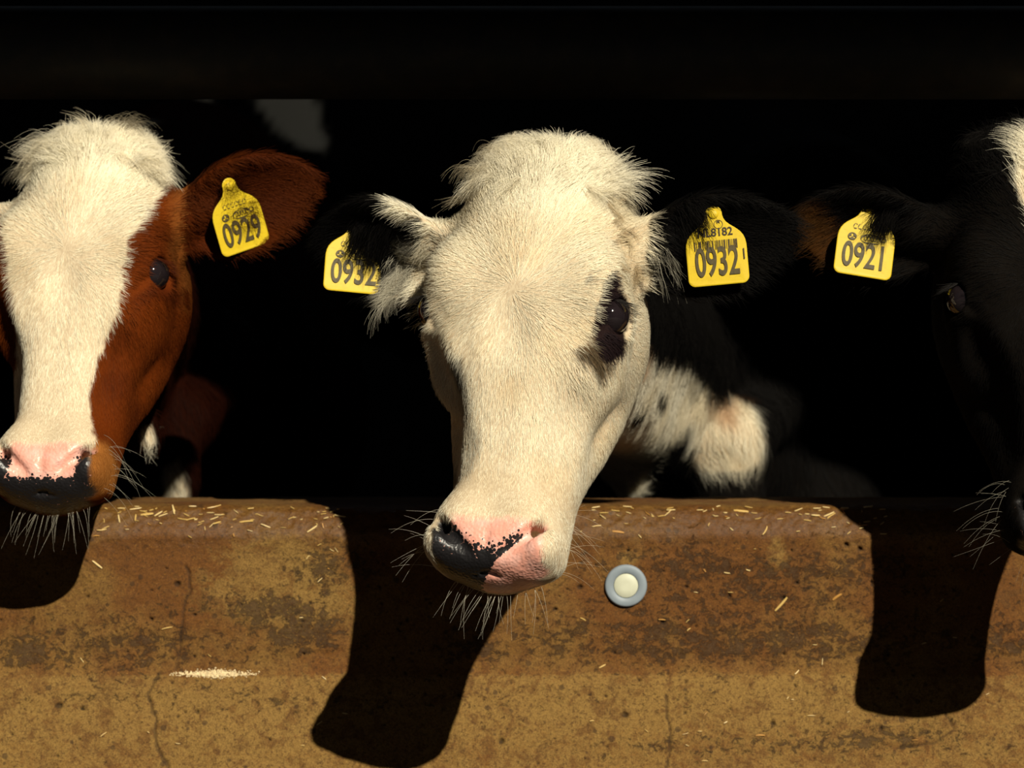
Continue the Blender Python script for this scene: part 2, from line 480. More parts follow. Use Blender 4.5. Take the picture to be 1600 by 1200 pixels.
        for ax in range(3):
            oth = [x for x in range(3) if x != ax]
            for a in (0, 1):
                for b in (0, 1):
                    c0 = [0, 0, 0]; c0[oth[0]] = a; c0[oth[1]] = b; c1 = list(c0); c1[ax] = 1
                    v0, v1 = val[tuple(c0)], val[tuple(c1)]
                    msk = (v0 < 0) != (v1 < 0)
                    t = np.where(msk, v0 / np.where(msk, v0 - v1, 1), 0)
                    pos = np.zeros((n, 3)); pos[:, oth[0]] = a; pos[:, oth[1]] = b; pos[:, ax] = t
                    acc += pos * msk[:, None]; cnt += msk
        q = acc / cnt[:, None] + np.stack([ii, jj, kk], 1)
        v = np.stack([np.interp(q[:, i], np.arange(len(a)), a) for i, a in enumerate((self.xs, self.ys, self.zs))], 1)
        faces = []
        for ax in range(3):
            s0 = [slice(None)] * 3; s1 = [slice(None)] * 3
            s0[ax] = slice(0, -1); s1[ax] = slice(1, None)
            A, Bm = ins[tuple(s0)], ins[tuple(s1)]
            e = np.nonzero(A != Bm)
            e = np.stack(e, 1)
            o1, o2 = [x for x in range(3) if x != ax]
            ok = (e[:, o1] > 0) & (e[:, o2] > 0) & (e[:, o1] < F.shape[o1] - 1) & (e[:, o2] < F.shape[o2] - 1)
            e = e[ok]
            def cell(d1, d2):
                x = e.copy(); x[:, o1] -= d1; x[:, o2] -= d2
                return idm[x[:, 0], x[:, 1], x[:, 2]]
            quad = np.stack([cell(1, 1), cell(0, 1), cell(0, 0), cell(1, 0)], 1)
            inside_first = A[e[:, 0], e[:, 1], e[:, 2]]
            flip = inside_first if ax != 1 else ~inside_first
            quad[~flip] = quad[~flip][:, ::-1]
            faces.append(quad)
        f = np.concatenate(faces)
        f = f[(f >= 0).all(1)]
        # light smoothing
        for _ in range(2):
            acc = np.zeros_like(v); cn = np.zeros(len(v))
            for a, b in ((0, 1), (1, 2), (2, 3), (3, 0)):
                np.add.at(acc, f[:, a], v[f[:, b]]); np.add.at(cn, f[:, a], 1)
                np.add.at(acc, f[:, b], v[f[:, a]]); np.add.at(cn, f[:, b], 1)
            v = v + 0.45 * (acc / np.maximum(cn, 1)[:, None] - v)
        return v, f

def axis(segments):
    """[(start, end, step_start, step_end), ...] -> coordinates"""
    out = []
    for a, b, s0, s1 in segments:
        x, st = a, s0
        while x < b - 1e-9:
            out.append(x); st = s0 + (s1 - s0) * (x - a) / (b - a); x += max(st, 1e-4)
    out.append(segments[-1][1])
    return np.array(out)

def frame(yaw, pitch, roll):
    """yaw > 0 turns the nose to the photo's left; pitch > 0 brings the muzzle forward; roll > 0 leans the poll to the right"""
    y, p, r = map(math.radians, (yaw, pitch, roll))
    Rz = np.array(((math.cos(y), math.sin(y), 0), (-math.sin(y), math.cos(y), 0), (0, 0, 1)))
    Rx = np.array(((1, 0, 0), (0, math.cos(p), math.sin(p) * 1), (0, -math.sin(p), math.cos(p))))
    Rx = np.array(((1, 0, 0), (0, math.cos(p), math.sin(p)), (0, -math.sin(p), math.cos(p))))
    Ry = np.array(((math.cos(r), 0, math.sin(r)), (0, 1, 0), (-math.sin(r), 0, math.cos(r))))
    return Ry @ Rz @ Rx

SKULL = [(0.135, 0.040, 0.062, 0.115), (0.122, 0.056, 0.046, 0.14), (0.10, 0.070, 0.028, 0.165), (0.07, 0.080, 0.013, 0.18), (0.035, 0.087, 0.004, 0.19),
         (0.0, 0.087, 0.0, 0.19), (-0.03, 0.080, 0.001, 0.18), (-0.06, 0.065, 0.003, 0.16), (-0.09, 0.053, 0.006, 0.145), (-0.12, 0.046, 0.009, 0.13),
         (-0.15, 0.044, 0.011, 0.115), (-0.18, 0.043, 0.011, 0.105), (-0.205, 0.047, 0.008, 0.10), (-0.225, 0.050, 0.006, 0.095), (-0.240, 0.046, 0.010, 0.085)]
JAW = [(0.045, 0.056, 0.12, 0.19), (0.01, 0.075, 0.090, 0.20), (-0.03, 0.082, 0.080, 0.200), (-0.07, 0.085, 0.074, 0.190), (-0.10, 0.079, 0.070, 0.172), (-0.13, 0.070, 0.064, 0.155),
       (-0.16, 0.058, 0.058, 0.128), (-0.19, 0.050, 0.048, 0.106), (-0.22, 0.044, 0.042, 0.092), (-0.243, 0.034, 0.042, 0.082)]

def cow_head(F, M, ears, fine=True):
    F.loft(SKULL, 0.012, M, ([-0.24, -0.20, -0.08, 0.0], [2.6, 3.2, 3.0, 2.5]))
    F.loft(JAW, 0.028, M, 2.3)
    for s in (-1, 1):
        # brow and orbit
        F.ell((s * 0.066, 0.036, 0.014), (0.023, 0.028, 0.030), 0.032, M)
        F.ell((s * 0.072, 0.105, -0.015), (0.022, 0.06, 0.05), 0.02, M)
        F.ell((s * 0.078, 0.050, -0.014), (0.020, 0.028, 0.027), 0.014, M)
        F.ell((s * 0.068, 0.055, -0.06), (0.016, 0.034, 0.03), 0.03, M)          # cheek bone
        if s > 0: F.cap((s * 0.060, 0.064, -0.045), (s * 0.042, 0.056, -0.165), 0.018, 0.011, 0.026, M)
        # muzzle lobes
        F.ell((s * 0.029, 0.036, -0.222), (0.031, 0.036, 0.038), 0.014, M)
        F.ell((s * 0.033, 0.042, -0.238), (0.024, 0.030, 0.022), 0.014, M)
    F.ell((0, 0.026, -0.232), (0.040, 0.026, 0.028), 0.014, M)                    # nose pad
    F.ell((0, 0.050, -0.252), (0.036, 0.030, 0.019), 0.008, M)                    # chin
    F.ell((0, 0.074, 0.112), (0.058, 0.046, 0.040), 0.03, M)                      # poll
    # brow hollow above the eyes, slight dish of the face
    F.ell((0, -0.115, -0.035), (0.03, 0.116, 0.06), 0.02, M, 'sub')
    if fine:
        F.ell((-0.082, 0.026, -0.118), (0.029, 0.036, 0.078), 0.014, M, 'sub')      # hollow of the cheek
        for s in (-1, 1):
            # eye opening, tear groove
            F.ell((s * 0.094, 0.039, -0.013), (0.018, 0.019, 0.0165), 0.005, M, 'sub')
            F.cap((s * 0.080, 0.020, -0.028), (s * 0.070, 0.010, -0.045), 0.003, 0.0025, 0.008, M, 'sub')
            # nostril: a comma that opens sideways, with its outer lobe
            F.ell((s * 0.047, 0.016, -0.234), (0.014, 0.020, 0.016), 0.010, M)
            pts = [(s * 0.049, 0.012, -0.213), (s * 0.042, 0.004, -0.221), (s * 0.032, 0.0000, -0.230), (s * 0.021, 0.0004, -0.239), (s * 0.014, 0.0016, -0.245)]
            rs = [0.0040, 0.0060, 0.0052, 0.0040, 0.0022]
            for i in range(4): F.cap(pts[i], pts[i + 1], rs[i], rs[i + 1], 0.004, M, 'sub')
            F.cap((s * 0.044, 0.010, -0.220), (s * 0.036, 0.030, -0.222), 0.0065, 0.006, 0.004, M, 'sub')
        # mouth
        F.cap((-0.048, 0.050, -0.2500), (0, 0.016, -0.2590), 0.0022, 0.0020, 0.003, M, 'sub')
        F.cap((0.048, 0.050, -0.2500), (0, 0.016, -0.2590), 0.0022, 0.0020, 0.003, M, 'sub')
        F.cap((0, 0.001, -0.247), (0, -0.003, -0.215), 0.0015, 0.001, 0.005, M, 'sub')
    out = []
    for e in ears:
        s = e['s']
        F.cap((s * 0.070, 0.085, 0.060), np.array((s * 0.070, 0.085, 0.060)) + np.array(e['u']) * 0.045, 0.026, 0.020, 0.025, M)
        out.append(F.ear(e.get('root', (s * 0.092, 0.09, 0.058)), e['u'], e['n'], e.get('L', 0.15), e.get('W', 0.052), 0.0045, 0.012, e.get('cup', 0.45), M))
    return out

def cow_body(F, neck0, chest, hip, mid=None, nr=1.0, dew=True):
    """neck from the back of the head to the chest, trunk from chest to hip, four legs on the floor"""
    n0, ch, hp = map(lambda a: np.asarray(a, float), (neck0, chest, hip))
    ax_ = (hp - ch); ax_[2] = 0; ax_ /= np.linalg.norm(ax_)
    sd_ = np.array((-ax_[1], ax_[0], 0.0))
    mid_ = (n0 + ch) / 2 + np.array((0, 0, 0.01)) if mid is None else np.asarray(mid, float)
    F.chain([n0, mid_, ch + np.array((0, 0, 0.05))], [0.080 * nr, 0.095 * nr, 0.16], 0.05)
    F.chain([n0 + np.array((0, 0.02, -0.06)), mid_ + np.array((0, 0, -0.09)), ch + np.array((0, 0, -0.15))], [0.045 * nr, 0.055 * nr, 0.10], 0.05)
    F.chain([ch + ax_ * 0.1, ch + ax_ * 0.45 + np.array((0, 0, -0.04)), hp - ax_ * 0.15], [0.20, 0.255, 0.23], 0.08)
    F.cap(ch + np.array((0, 0, 0.13)), hp + np.array((0, 0, 0.16)), 0.12, 0.11, 0.08)
    if dew:
        F.ell(ch - ax_ * 0.10 + np.array((0, 0, -0.19)), (0.055, 0.10, 0.09), 0.05)
    for b, y0, w in ((ch + ax_ * 0.10, 0, 0.14), (hp - ax_ * 0.08, 1, 0.14)):
        for s in (-1, 1):
            t = b + sd_ * s * w
            top = np.array((t[0], t[1], b[2] - 0.06))
            if y0 == 0:
                F.ell(top - ax_ * 0.05, (0.085, 0.12, 0.17), 0.06)
                kn = np.array((t[0], t[1] + 0.0, 0.34)); fe = np.array((t[0], t[1] + 0.0, 0.07))
            else:
                F.ell(top, (0.11, 0.15, 0.20), 0.07)
                kn = np.array((t[0] + ax_[0] * 0.07, t[1] + ax_[1] * 0.07, 0.42)); fe = np.array((t[0], t[1], 0.07))
            F.chain([top - np.array((0, 0, 0.1)), kn, fe], [0.085, 0.045, 0.030], 0.03)
            F.cap(fe, (fe[0] - ax_[0] * 0.03, fe[1] - ax_[1] * 0.03, 0.035), 0.038, 0.035, 0.015)
    tl = hp + ax_ * 0.24 + np.array((0, 0, 0.12))
    F.chain([tl, tl + ax_ * 0.05 + np.array((0, 0, -0.15)), tl + ax_ * 0.05 + np.array((0, 0, -0.65))], [0.03, 0.02, 0.02], 0.02)

# ------------------------------------------------------------------ coats
WHITE = np.array((0.87, 0.81, 0.64)); CREAM = np.array((0.78, 0.66, 0.44)); BLACK = np.array((0.0060, 0.0054, 0.0050))
RED = np.array((0.165, 0.036, 0.005)); REDDK = np.array((0.07, 0.014, 0.004)); ORANGE = np.array((0.45, 0.19, 0.045))
SKINDK = np.array((0.022, 0.014, 0.016)); PINK = np.array((0.72, 0.33, 0.25)); DIRT = np.array((0.30, 0.19, 0.08))

def mixc(a, b, t):
    return a * (1 - t[..., None]) + b * t[..., None]

def mask(u, v, pts, p, soft=3.0, wob=5.0, scale=60, seed=3):
    d = poly_sd(u, v, pts) + wob * fbm(p, scale, seed, 3)
    return 1 - sstep(-soft, soft, d)

def coat_white_faced(p, loc):
    u, v = UV(p); n = fbm(p, 25, 11, 4); x, y, z = loc[..., 0], loc[..., 1], loc[..., 2]
    c = mixc(np.broadcast_to(WHITE, p.shape), CREAM, sstep(0.0, 0.5, n) * 0.45)
    # grubby curls beside the poll and down the temple
    tmp = mask(u, v, [(930, 240), (985, 250), (1000, 320), (1005, 430), (990, 470), (965, 400), (945, 320)], p, 14, 16)
    c = mixc(c, CREAM * 0.8, tmp * 0.6)
    sp = sstep(0.15, 0.5, fbm(p, 130, 5, 2)) * mask(u, v, [(925, 290), (960, 290), (1000, 400), (1000, 450), (960, 400)], p, 8, 10)
    c = mixc(c, DIRT * 0.5, sp * 0.7)
    c = mixc(c, CREAM * 0.75, mask(u, v, [(720, 240), (780, 215), (800, 270), (760, 300), (715, 290)], p, 12, 12) * 0.45)
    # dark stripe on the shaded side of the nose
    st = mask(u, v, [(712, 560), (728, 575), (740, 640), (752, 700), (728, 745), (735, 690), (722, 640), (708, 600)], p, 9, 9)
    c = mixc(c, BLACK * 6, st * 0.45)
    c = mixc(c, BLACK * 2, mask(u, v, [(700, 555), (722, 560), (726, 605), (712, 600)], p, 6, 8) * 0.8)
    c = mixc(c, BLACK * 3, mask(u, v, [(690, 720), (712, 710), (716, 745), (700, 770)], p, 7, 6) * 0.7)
    # eye patch and the brown tear stain
    eye = mask(u, v, [(946, 440), (957, 424), (966, 436), (966, 452), (980, 466), (985, 495), (978, 520), (976, 550), (958, 568), (938, 560), (928, 540), (925, 512), (934, 478), (938, 458)], p, 2.0, 4, 90)
    stain = mask(u, v, [(895, 548), (922, 524), (948, 540), (952, 580), (936, 592), (918, 572)], p, 8, 12, 140)
    c = mixc(c, DIRT * 0.25, stain * 0.95)
    c = mixc(c, SKINDK, eye)
    c = mixc(c, BLACK, mask(u, v, [(912, 440), (924, 425), (926, 430), (920, 446)], p, 2, 2, 150) * 0.7)
    # ears
    er = (np.abs(x) > 0.095) & (z > -0.02) & (y < 0.25)
    left = er & (x < 0)
    right = er & (x > 0)
    bl = mask(u, v, [(400, 200), (590, 230), (600, 300), (618, 330), (640, 352), (655, 340), (662, 350), (648, 420), (640, 480), (600, 500), (400, 480)], p, 4, 6, 80)
    wl = mask(u, v, [(628, 365), (650, 380), (640, 440), (620, 490), (590, 500), (604, 440), (625, 420)], p, 9, 9, 90)
    c = np.where(left[..., None], mixc(mixc(c, BLACK, bl), WHITE * 0.75, wl * 0.8), c)
    br = mask(u, v, [(1040, 296), (1120, 240), (1320, 240), (1320, 530), (1030, 530), (1012, 400), (1014, 340)], p, 4, 6, 80)
    c = np.where(right[..., None], mixc(c, BLACK, br), c)
    c = mixc(c, BLACK, (sstep(0.15, 0.19, y) * (z > -0.02) * (np.abs(x) > 0.07)) * 1.0 * (u > 640))
    # neck and chest
    bodyw = np.maximum(mask(u, v, [(900, 530), (985, 515), (1008, 530), (1035, 562), (1075, 558), (1105, 590), (1108, 640), (1075, 662), (1040, 690), (1018, 720), (1018, 775), (900, 800), (880, 700)], p, 6, 9, 50),
                       mask(u, v, [(1086, 655), (1115, 615), (1170, 630), (1198, 690), (1190, 725), (1150, 745), (1088, 745)], p, 8, 9, 50))
    body = sstep(0.16, 0.19, y)
    far = p[..., 1] > 0.9
    cb = mixc(np.broadcast_to(BLACK, p.shape), mixc(np.broadcast_to(WHITE * 0.92, p.shape), CREAM, sstep(-0.2, 0.5, n) * 0.6), bodyw * (~far))
    cb = mixc(cb, ORANGE * 0.8, mask(u, v, [(990, 520), (1010, 530), (1022, 570), (1000, 580)], p, 10, 9) * 0.6)
    cb = mixc(cb, ORANGE * 0.8, mask(u, v, [(1110, 620), (1150, 620), (1150, 665), (1120, 660)], p, 12, 9) * 0.6)
    for cx, cy, rx, ry, a in ((1003, 640, 9, 18, 0.5), (1038, 614, 8, 15, 0.0)):
        du, dv = u - cx, v - cy
        du, dv = du * math.cos(a) + dv * math.sin(a), -du * math.sin(a) + dv * math.cos(a)
        r = np.hypot(du / rx, dv / ry) + 0.25 * fbm(p, 150, 8, 2)
        cb = mixc(cb, BLACK, (1 - sstep(0.8, 1.1, r)))
    cb = mixc(cb, BLACK * 2, sstep(733, 741, v + 3 * n) * (u > 1085) * (u < 1200) * 1.0)  # cast shade low on the shoulder point, painted into the coat as black
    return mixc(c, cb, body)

def coat_red(p, loc):
    u, v = UV(p); n = fbm(p, 25, 21, 4); x, y, z = loc[..., 0], loc[..., 1], loc[..., 2]
    c = mixc(np.broadcast_to(RED, p.shape), REDDK, sstep(-0.1, 0.5, n) * 0.55)
    c = mixc(c, ORANGE * 0.75, mask(u, v, [(270, 280), (300, 300), (306, 420), (290, 480), (262, 380)], p, 14, 10) * 0.4)
    # darker ring and tear line of the eye
    c = mixc(c, REDDK, mask(u, v, [(205, 470), (240, 440), (285, 455), (280, 475), (235, 465)], p, 8, 6) * 0.7)
    lip = mask(u, v, [(140, 680), (165, 690), (190, 730), (180, 765), (130, 785), (120, 750)], p, 9, 8)
    c = mixc(c, ORANGE * 0.9, lip * 0.85)
    bz = mask(u, v, [(10, 170), (200, 160), (245, 215), (264, 245), (264, 285), (232, 330), (203, 372), (192, 420), (190, 450), (182, 490), (168, 520), (148, 575), (138, 620), (142, 660),
                     (150, 700), (100, 760), (-60, 760), (-10, 660), (12, 610), (28, 560), (20, 480), (12, 420), (2, 350), (-12, 310), (-14, 250)], p, 3.0, 7, 90, 31)
    c = mixc(c, mixc(np.broadcast_to(WHITE, p.shape), CREAM, sstep(0.0, 0.5, n) * 0.3), bz)
    er = (x > 0.098) & (z > -0.02)
    c = np.where(er[..., None], mixc(np.broadcast_to(RED * 0.55, p.shape), REDDK, sstep(-0.3, 0.3, n) * 0.5), c)
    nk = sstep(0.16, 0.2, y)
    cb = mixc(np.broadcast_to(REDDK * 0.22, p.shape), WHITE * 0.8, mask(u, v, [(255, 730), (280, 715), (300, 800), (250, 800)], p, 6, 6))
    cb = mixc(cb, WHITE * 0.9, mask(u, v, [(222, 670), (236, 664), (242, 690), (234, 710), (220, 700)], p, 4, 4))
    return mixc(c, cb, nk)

def coat_black(p, loc):
    u, v = UV(p); n = fbm(p, 25, 41, 4)
    c = mixc(np.broadcast_to(BLACK, p.shape), BLACK * 1.5, sstep(-0.2, 0.6, n))
    c = mixc(c, WHITE, mask(u, v, [(1600, 225), (1640, 200), (1720, 210), (1730, 320), (1690, 480), (1680, 640), (1640, 640), (1636, 480), (1612, 350), (1590, 300), (1588, 260)], p, 3, 5, 90))
    inner = mask(u, v, [(1235, 380), (1262, 318), (1300, 318), (1318, 350), (1300, 420), (1260, 430)], p, 12, 12, 60)
    c = mixc(c, ORANGE * 0.16, inner * 0.8 * (loc[..., 0] < -0.09))
    return c

M_BODY = None
def hide_material(name):
    m = NT(name); o = m.obj()
    f = m.noise(m.scale(o, (1, 1, 0.3)), 900, 3)
    col = m.attr('coat', 'Color')
    # muzzle leather: pink above, freckled, black below
    pad = m.attr('pad'); blk = m.attr('padblack')
    vo = m.voro(o, 330, 'F1', 1.0)
    sp = m.node('ShaderNodeSeparateColor'); m.set(sp.inputs[0], vo.outputs['Color'])
    rad = m.math('ADD', m.math('MULTIPLY', blk, m.math('MULTIPLY_ADD', sp.outputs[0], 0.75, 0.05)), m.math('MULTIPLY', m.math('POWER', blk, 3.0), 0.8))
    frk = m.ss(m.math('SUBTRACT', rad, vo.outputs['Distance']), 0.0, 0.08)
    pk = m.mix(m.ss(m.noise(o, 70, 4), 0.4, 0.65), tuple(PINK), (0.74, 0.40, 0.33))
    lea = m.mix(frk, pk, (0.012, 0.011, 0.012))
    c = m.mix(1.0, col, m.mix(m.ss(f, 0.35, 0.65), (0.66, 0.58, 0.50), (0.52, 0.44, 0.37)), 'MULTIPLY')
    c = m.mix(pad, c, lea)
    cel = m.voro(o, 420, 'SMOOTH_F1').outputs['Distance']
    h = m.math('ADD', m.math('MULTIPLY', cel, m.math('MULTIPLY', pad, 0.9)), m.math('MULTIPLY', f, m.math('SUBTRACT', 0.5, m.math('MULTIPLY', pad, 0.5))))
    m.out(c, m.math('SUBTRACT', 0.8, m.math('MULTIPLY', pad, 0.42)), m.bump(h, 0.5, 0.0012), m.math('MULTIPLY_ADD', pad, 0.4, 0.02))
    return m.mat

def fur_material(name, rough=0.6, spec=0.04, mixn=0.65):
    m = NT(name)
    col = m.attr('hcol', 'Color')
    sn = m.attr('snormal', 'Vector')
    g = m.node('ShaderNodeNewGeometry').outputs['Normal']
    a = m.scale(sn, (mixn,) * 3); b = m.scale(g, (1 - mixn,) * 3)
    x = m.node('ShaderNodeVectorMath', operation='ADD'); m.set(x.inputs[0], a); m.set(x.inputs[1], b)
    y = m.node('ShaderNodeVectorMath', operation='NORMALIZE'); m.set(y.inputs[0], x.outputs[0])
    m.out(col, rough, y.outputs[0], spec)
    tr = m.node('ShaderNodeBsdfTranslucent'); m.set(tr.inputs[0], col)
    mx = m.node('ShaderNodeMixShader'); mx.inputs[0].default_value = 0.33
    m.l.new(m.bsdf.outputs[0], mx.inputs[1]); m.l.new(tr.outputs[0], mx.inputs[2])
    m.l.new(mx.outputs[0], m.n['Material Output'].inputs[0])
    return m.mat

M_HIDE = hide_material('hide'); M_FUR = fur_material('fur')
M_WHISK = fur_material('whisker_hair', 0.6, 0.08, 0.2)

def curves_obj(name, pos, rad, col, nrm, parent, mat):
    """pos (n,k,3), rad (k,) or (n,k), col (n,3), nrm (n,3)"""
    n, k = pos.shape[:2]
    hc = bpy.data.hair_curves.new(name)
    hc.add_curves([k] * n)
    hc.attributes['position'].data.foreach_set('vector', pos.astype(np.float32).ravel()) if 'position' in hc.attributes else None
    r = hc.attributes.get('radius') or hc.attributes.new('radius', 'FLOAT', 'POINT')
    r.data.foreach_set('value', np.broadcast_to(rad, (n, k)).astype(np.float32).ravel())
    set_attr(hc, 'hcol', np.repeat(col, k, axis=0), 'POINT', 'FLOAT_COLOR')
    set_attr(hc, 'snormal', np.repeat(nrm, k, axis=0), 'POINT', 'FLOAT_VECTOR')
    return link(name, hc, parent, mat)

def vertex_normals(v, f):
    a = v[f[:, 2]] - v[f[:, 0]]; b = v[f[:, 3]] - v[f[:, 1]]
    fn = np.cross(a, b)
    vn = np.zeros_like(v)
    for i in range(4): np.add.at(vn, f[:, i], fn)
    return vn / (np.linalg.norm(vn, axis=1, keepdims=True) + 1e-12), fn * 0.5

def norm(a): return a / (np.linalg.norm(a, axis=-1, keepdims=True) + 1e-9)

def grow_fur(name, v, f, vn, fa, count, dens, length, direc, colour, parent, mat, width=0.00013, k=5, lift=0.34, seed=1, shaggy=0.25):
    g = np.random.default_rng(seed)
    cen = v[f].mean(1); fnn = norm(fa)
    area = np.linalg.norm(fa, axis=1)
    w = area * dens(cen, fnn)
    count = int(count * HAIR)
    cum = np.cumsum(w); tot = cum[-1]
    fi = np.searchsorted(cum, g.random(count) * tot)
    fi = np.minimum(fi, len(f) - 1)
    a, b = g.random((2, count, 1))
    q = f[fi]
    wgt = [(1 - a) * (1 - b), a * (1 - b), a * b, (1 - a) * b]
    p = sum(v[q[:, i]] * wgt[i] for i in range(4))
    nn = norm(sum(vn[q[:, i]] * wgt[i] for i in range(4)))
    L = length(p, nn) * (0.7 + 0.6 * g.random(count))
    d, wild = direc(p, nn)
    sh = shaggy + wild
    d = norm(d) + 0.16 * g.standard_normal((count, 3)) + sh[:, None] * 1.5 * np.stack([fbm(p, 75, s, 2) for s in (61, 62, 63)], 1)
    d = norm(d - nn * (d * nn).sum(1, keepdims=True))
    side = np.cross(nn, d)
    s = np.linspace(0, 1, k)[None, :, None]
    Lr = L[:, None, None]
    lf = (lift * (0.7 + 0.6 * g.random((count, 1, 1))) + 0.6 * wild[:, None, None])
    curl = (g.standard_normal((count, 1, 1)) * 0.10 + 1.2 * wild[:, None, None] * fbm(p, 60, 71, 2)[:, None, None])
    pos = p[:, None] - nn[:, None] * 0.0006 + Lr * (d[:, None] * s + nn[:, None] * (lf * s - (0.75 - 0.35 * np.minimum(wild[:, None, None] * 2, 1)) * lf * s * s) + side[:, None] * curl * s * s)
    # heavy long hair sags a little
    pos[..., 2] -= (np.maximum(L - 0.02, 0)[:, None] * 0.5) * s[..., 0] ** 2
    c = colour(p)
    c = c * (0.88 + 0.22 * g.random((count, 1)))
    rad = width * np.array([1.0, 1.0, 0.85, 0.6, 0.15] if k == 5 else np.linspace(1, 0.15, k))
    return curves_obj(name, pos, rad * (0.8 + 0.5 * g.random((count, 1))), c, nn, parent, mat)

from mathutils.bvhtree import BVHTree
class Caster:
    def __init__(self, v, f):
        self.b = BVHTree.FromPolygons(v.tolist(), f.tolist())
    def hit(self, px, py, default=None):
        o = Vector((0, -DIST, CZ)); d = (Vector(P(px, py, 0)) - o).normalized()
        h = self.b.ray_cast(o, d)
        if h[0] is None: return default, None
        return np.array(h[0]), np.array(h[1])

# ------------------------------------------------------------------ eye, ear tag
M_EYE = plain('cow_eye', (0.010, 0.007, 0.008), 0.06, 0.3, 40, 0.8)
M_EYEP = plain('eye_corner', (0.15, 0.06, 0.07), 0.25, 0.2, 60, 0.6)
m = NT('yellow_tag_plastic'); o = m.obj()
nn_ = m.noise(o, 120, 5, 0.7); st_ = m.noise(m.scale(o, (1, 6, 1)), 90, 4, 0.7)
cc = m.mix(m.ss(nn_, 0.45, 0.75, 0, 0.5), (0.56, 0.40, 0.014), (0.44, 0.28, 0.012))
cc = m.mix(m.ss(st_, 0.58, 0.72, 0, 0.6), cc, (0.30, 0.17, 0.012))
m.out(cc, 0.5, m.bump(nn_, 0.2, 0.0005), 0.25); M_TAG = m.mat
M_INK = plain('tag_ink', (0.062, 0.046, 0.014), 0.6, 0.25, 200)
M_INKD = plain('tag_small_ink', (0.035, 0.022, 0.010), 0.5, 0.2, 200)

def sphere_mesh(name, r, sc=(1, 1, 1), nu=32, nv=20):
    u = np.linspace(0, 2 * np.pi, nu, endpoint=False); w = np.linspace(0.001, np.pi - 0.001, nv)
    A, B = np.meshgrid(u, w, indexing='ij')
    v = np.stack([np.sin(B) * np.cos(A) * sc[0], np.sin(B) * np.sin(A) * sc[1], np.cos(B) * sc[2]], -1).reshape(-1, 3) * r
    i, j = np.meshgrid(np.arange(nu), np.arange(nv - 1), indexing='ij')
    f = np.stack([i * nv + j, i * nv + j + 1, ((i + 1) % nu) * nv + j + 1, ((i + 1) % nu) * nv + j], -1).reshape(-1, 4)
    return mesh_np(name, v, f)

def extrude(name, pts, th, bend=0.0, inset=0.0006):
    """flat plate from an outline in local x,y; thickness along z; slight bend"""
    pts = np.asarray(pts, float); n = len(pts); c = pts.mean(0)
    ins = c + (pts - c) * (1 - inset / 0.025)
    rings = [np.c_[ins, np.full(n, 0)], np.c_[pts, np.full(n, th * 0.25)], np.c_[pts, np.full(n, th * 0.75)], np.c_[ins, np.full(n, th)]]
    v = np.concatenate(rings)
    fs = []
    for r in range(3):
        for i in range(n):
            j = (i + 1) % n; fs.append((r * n + i, r * n + j, (r + 1) * n + j, (r + 1) * n + i))
    me = bpy.data.meshes.new(name)
    v[:, 2] += bend * (v[:, 0] ** 2)
    me.from_pydata(v.tolist(), [], fs + [tuple(range(n - 1, -1, -1)), tuple(range(3 * n, 4 * n))])
    me.update()
    return me

def tag_outline(w=0.052):
    def arc(cx, cy, r, a0, a1, n=6):
        return [(cx + r * math.cos(math.radians(a0 + (a1 - a0) * i / n)), cy + r * math.sin(math.radians(a0 + (a1 - a0) * i / n))) for i in range(n + 1)]
    r = 0.006
    sh = [(0.0260, 0.030), (0.0259, 0.034), (0.0252, 0.038), (0.0238, 0.0415), (0.0216, 0.0445), (0.0190, 0.0470), (0.0160, 0.0492), (0.0128, 0.0515), (0.0100, 0.0540), (0.0082, 0.0570), (0.0074, 0.0600)]
    out = arc(-w / 2 + r, r, r, 180, 270) + arc(w / 2 - r, r, r, 270, 360) + sh + arc(0, 0.0615, 0.0074, 10, 170, 8) + [(-a, b) for a, b in sh[::-1]]
    return out

def text_obj(name, s, size, x, y, z, parent, mat, sx=0.72, bold=0.0008, rot=0.0):
    cu = bpy.data.curves.new(name, 'FONT')
    cu.body = s; cu.size = size; cu.align_x = 'CENTER'; cu.align_y = 'BOTTOM'; cu.offset = bold * 0.5
    cu.extrude = 0.00008; cu.space_character = 1.0
    tmp = bpy.data.objects.new(name, cu)
    me = bpy.data.meshes.new_from_object(tmp)
    bpy.data.objects.remove(tmp)
    o = link(name, me, parent, mat)
    o.location = (x, y, z); o.scale = (sx, 1, 1); o.rotation_euler = (0, 0, rot)
    return o

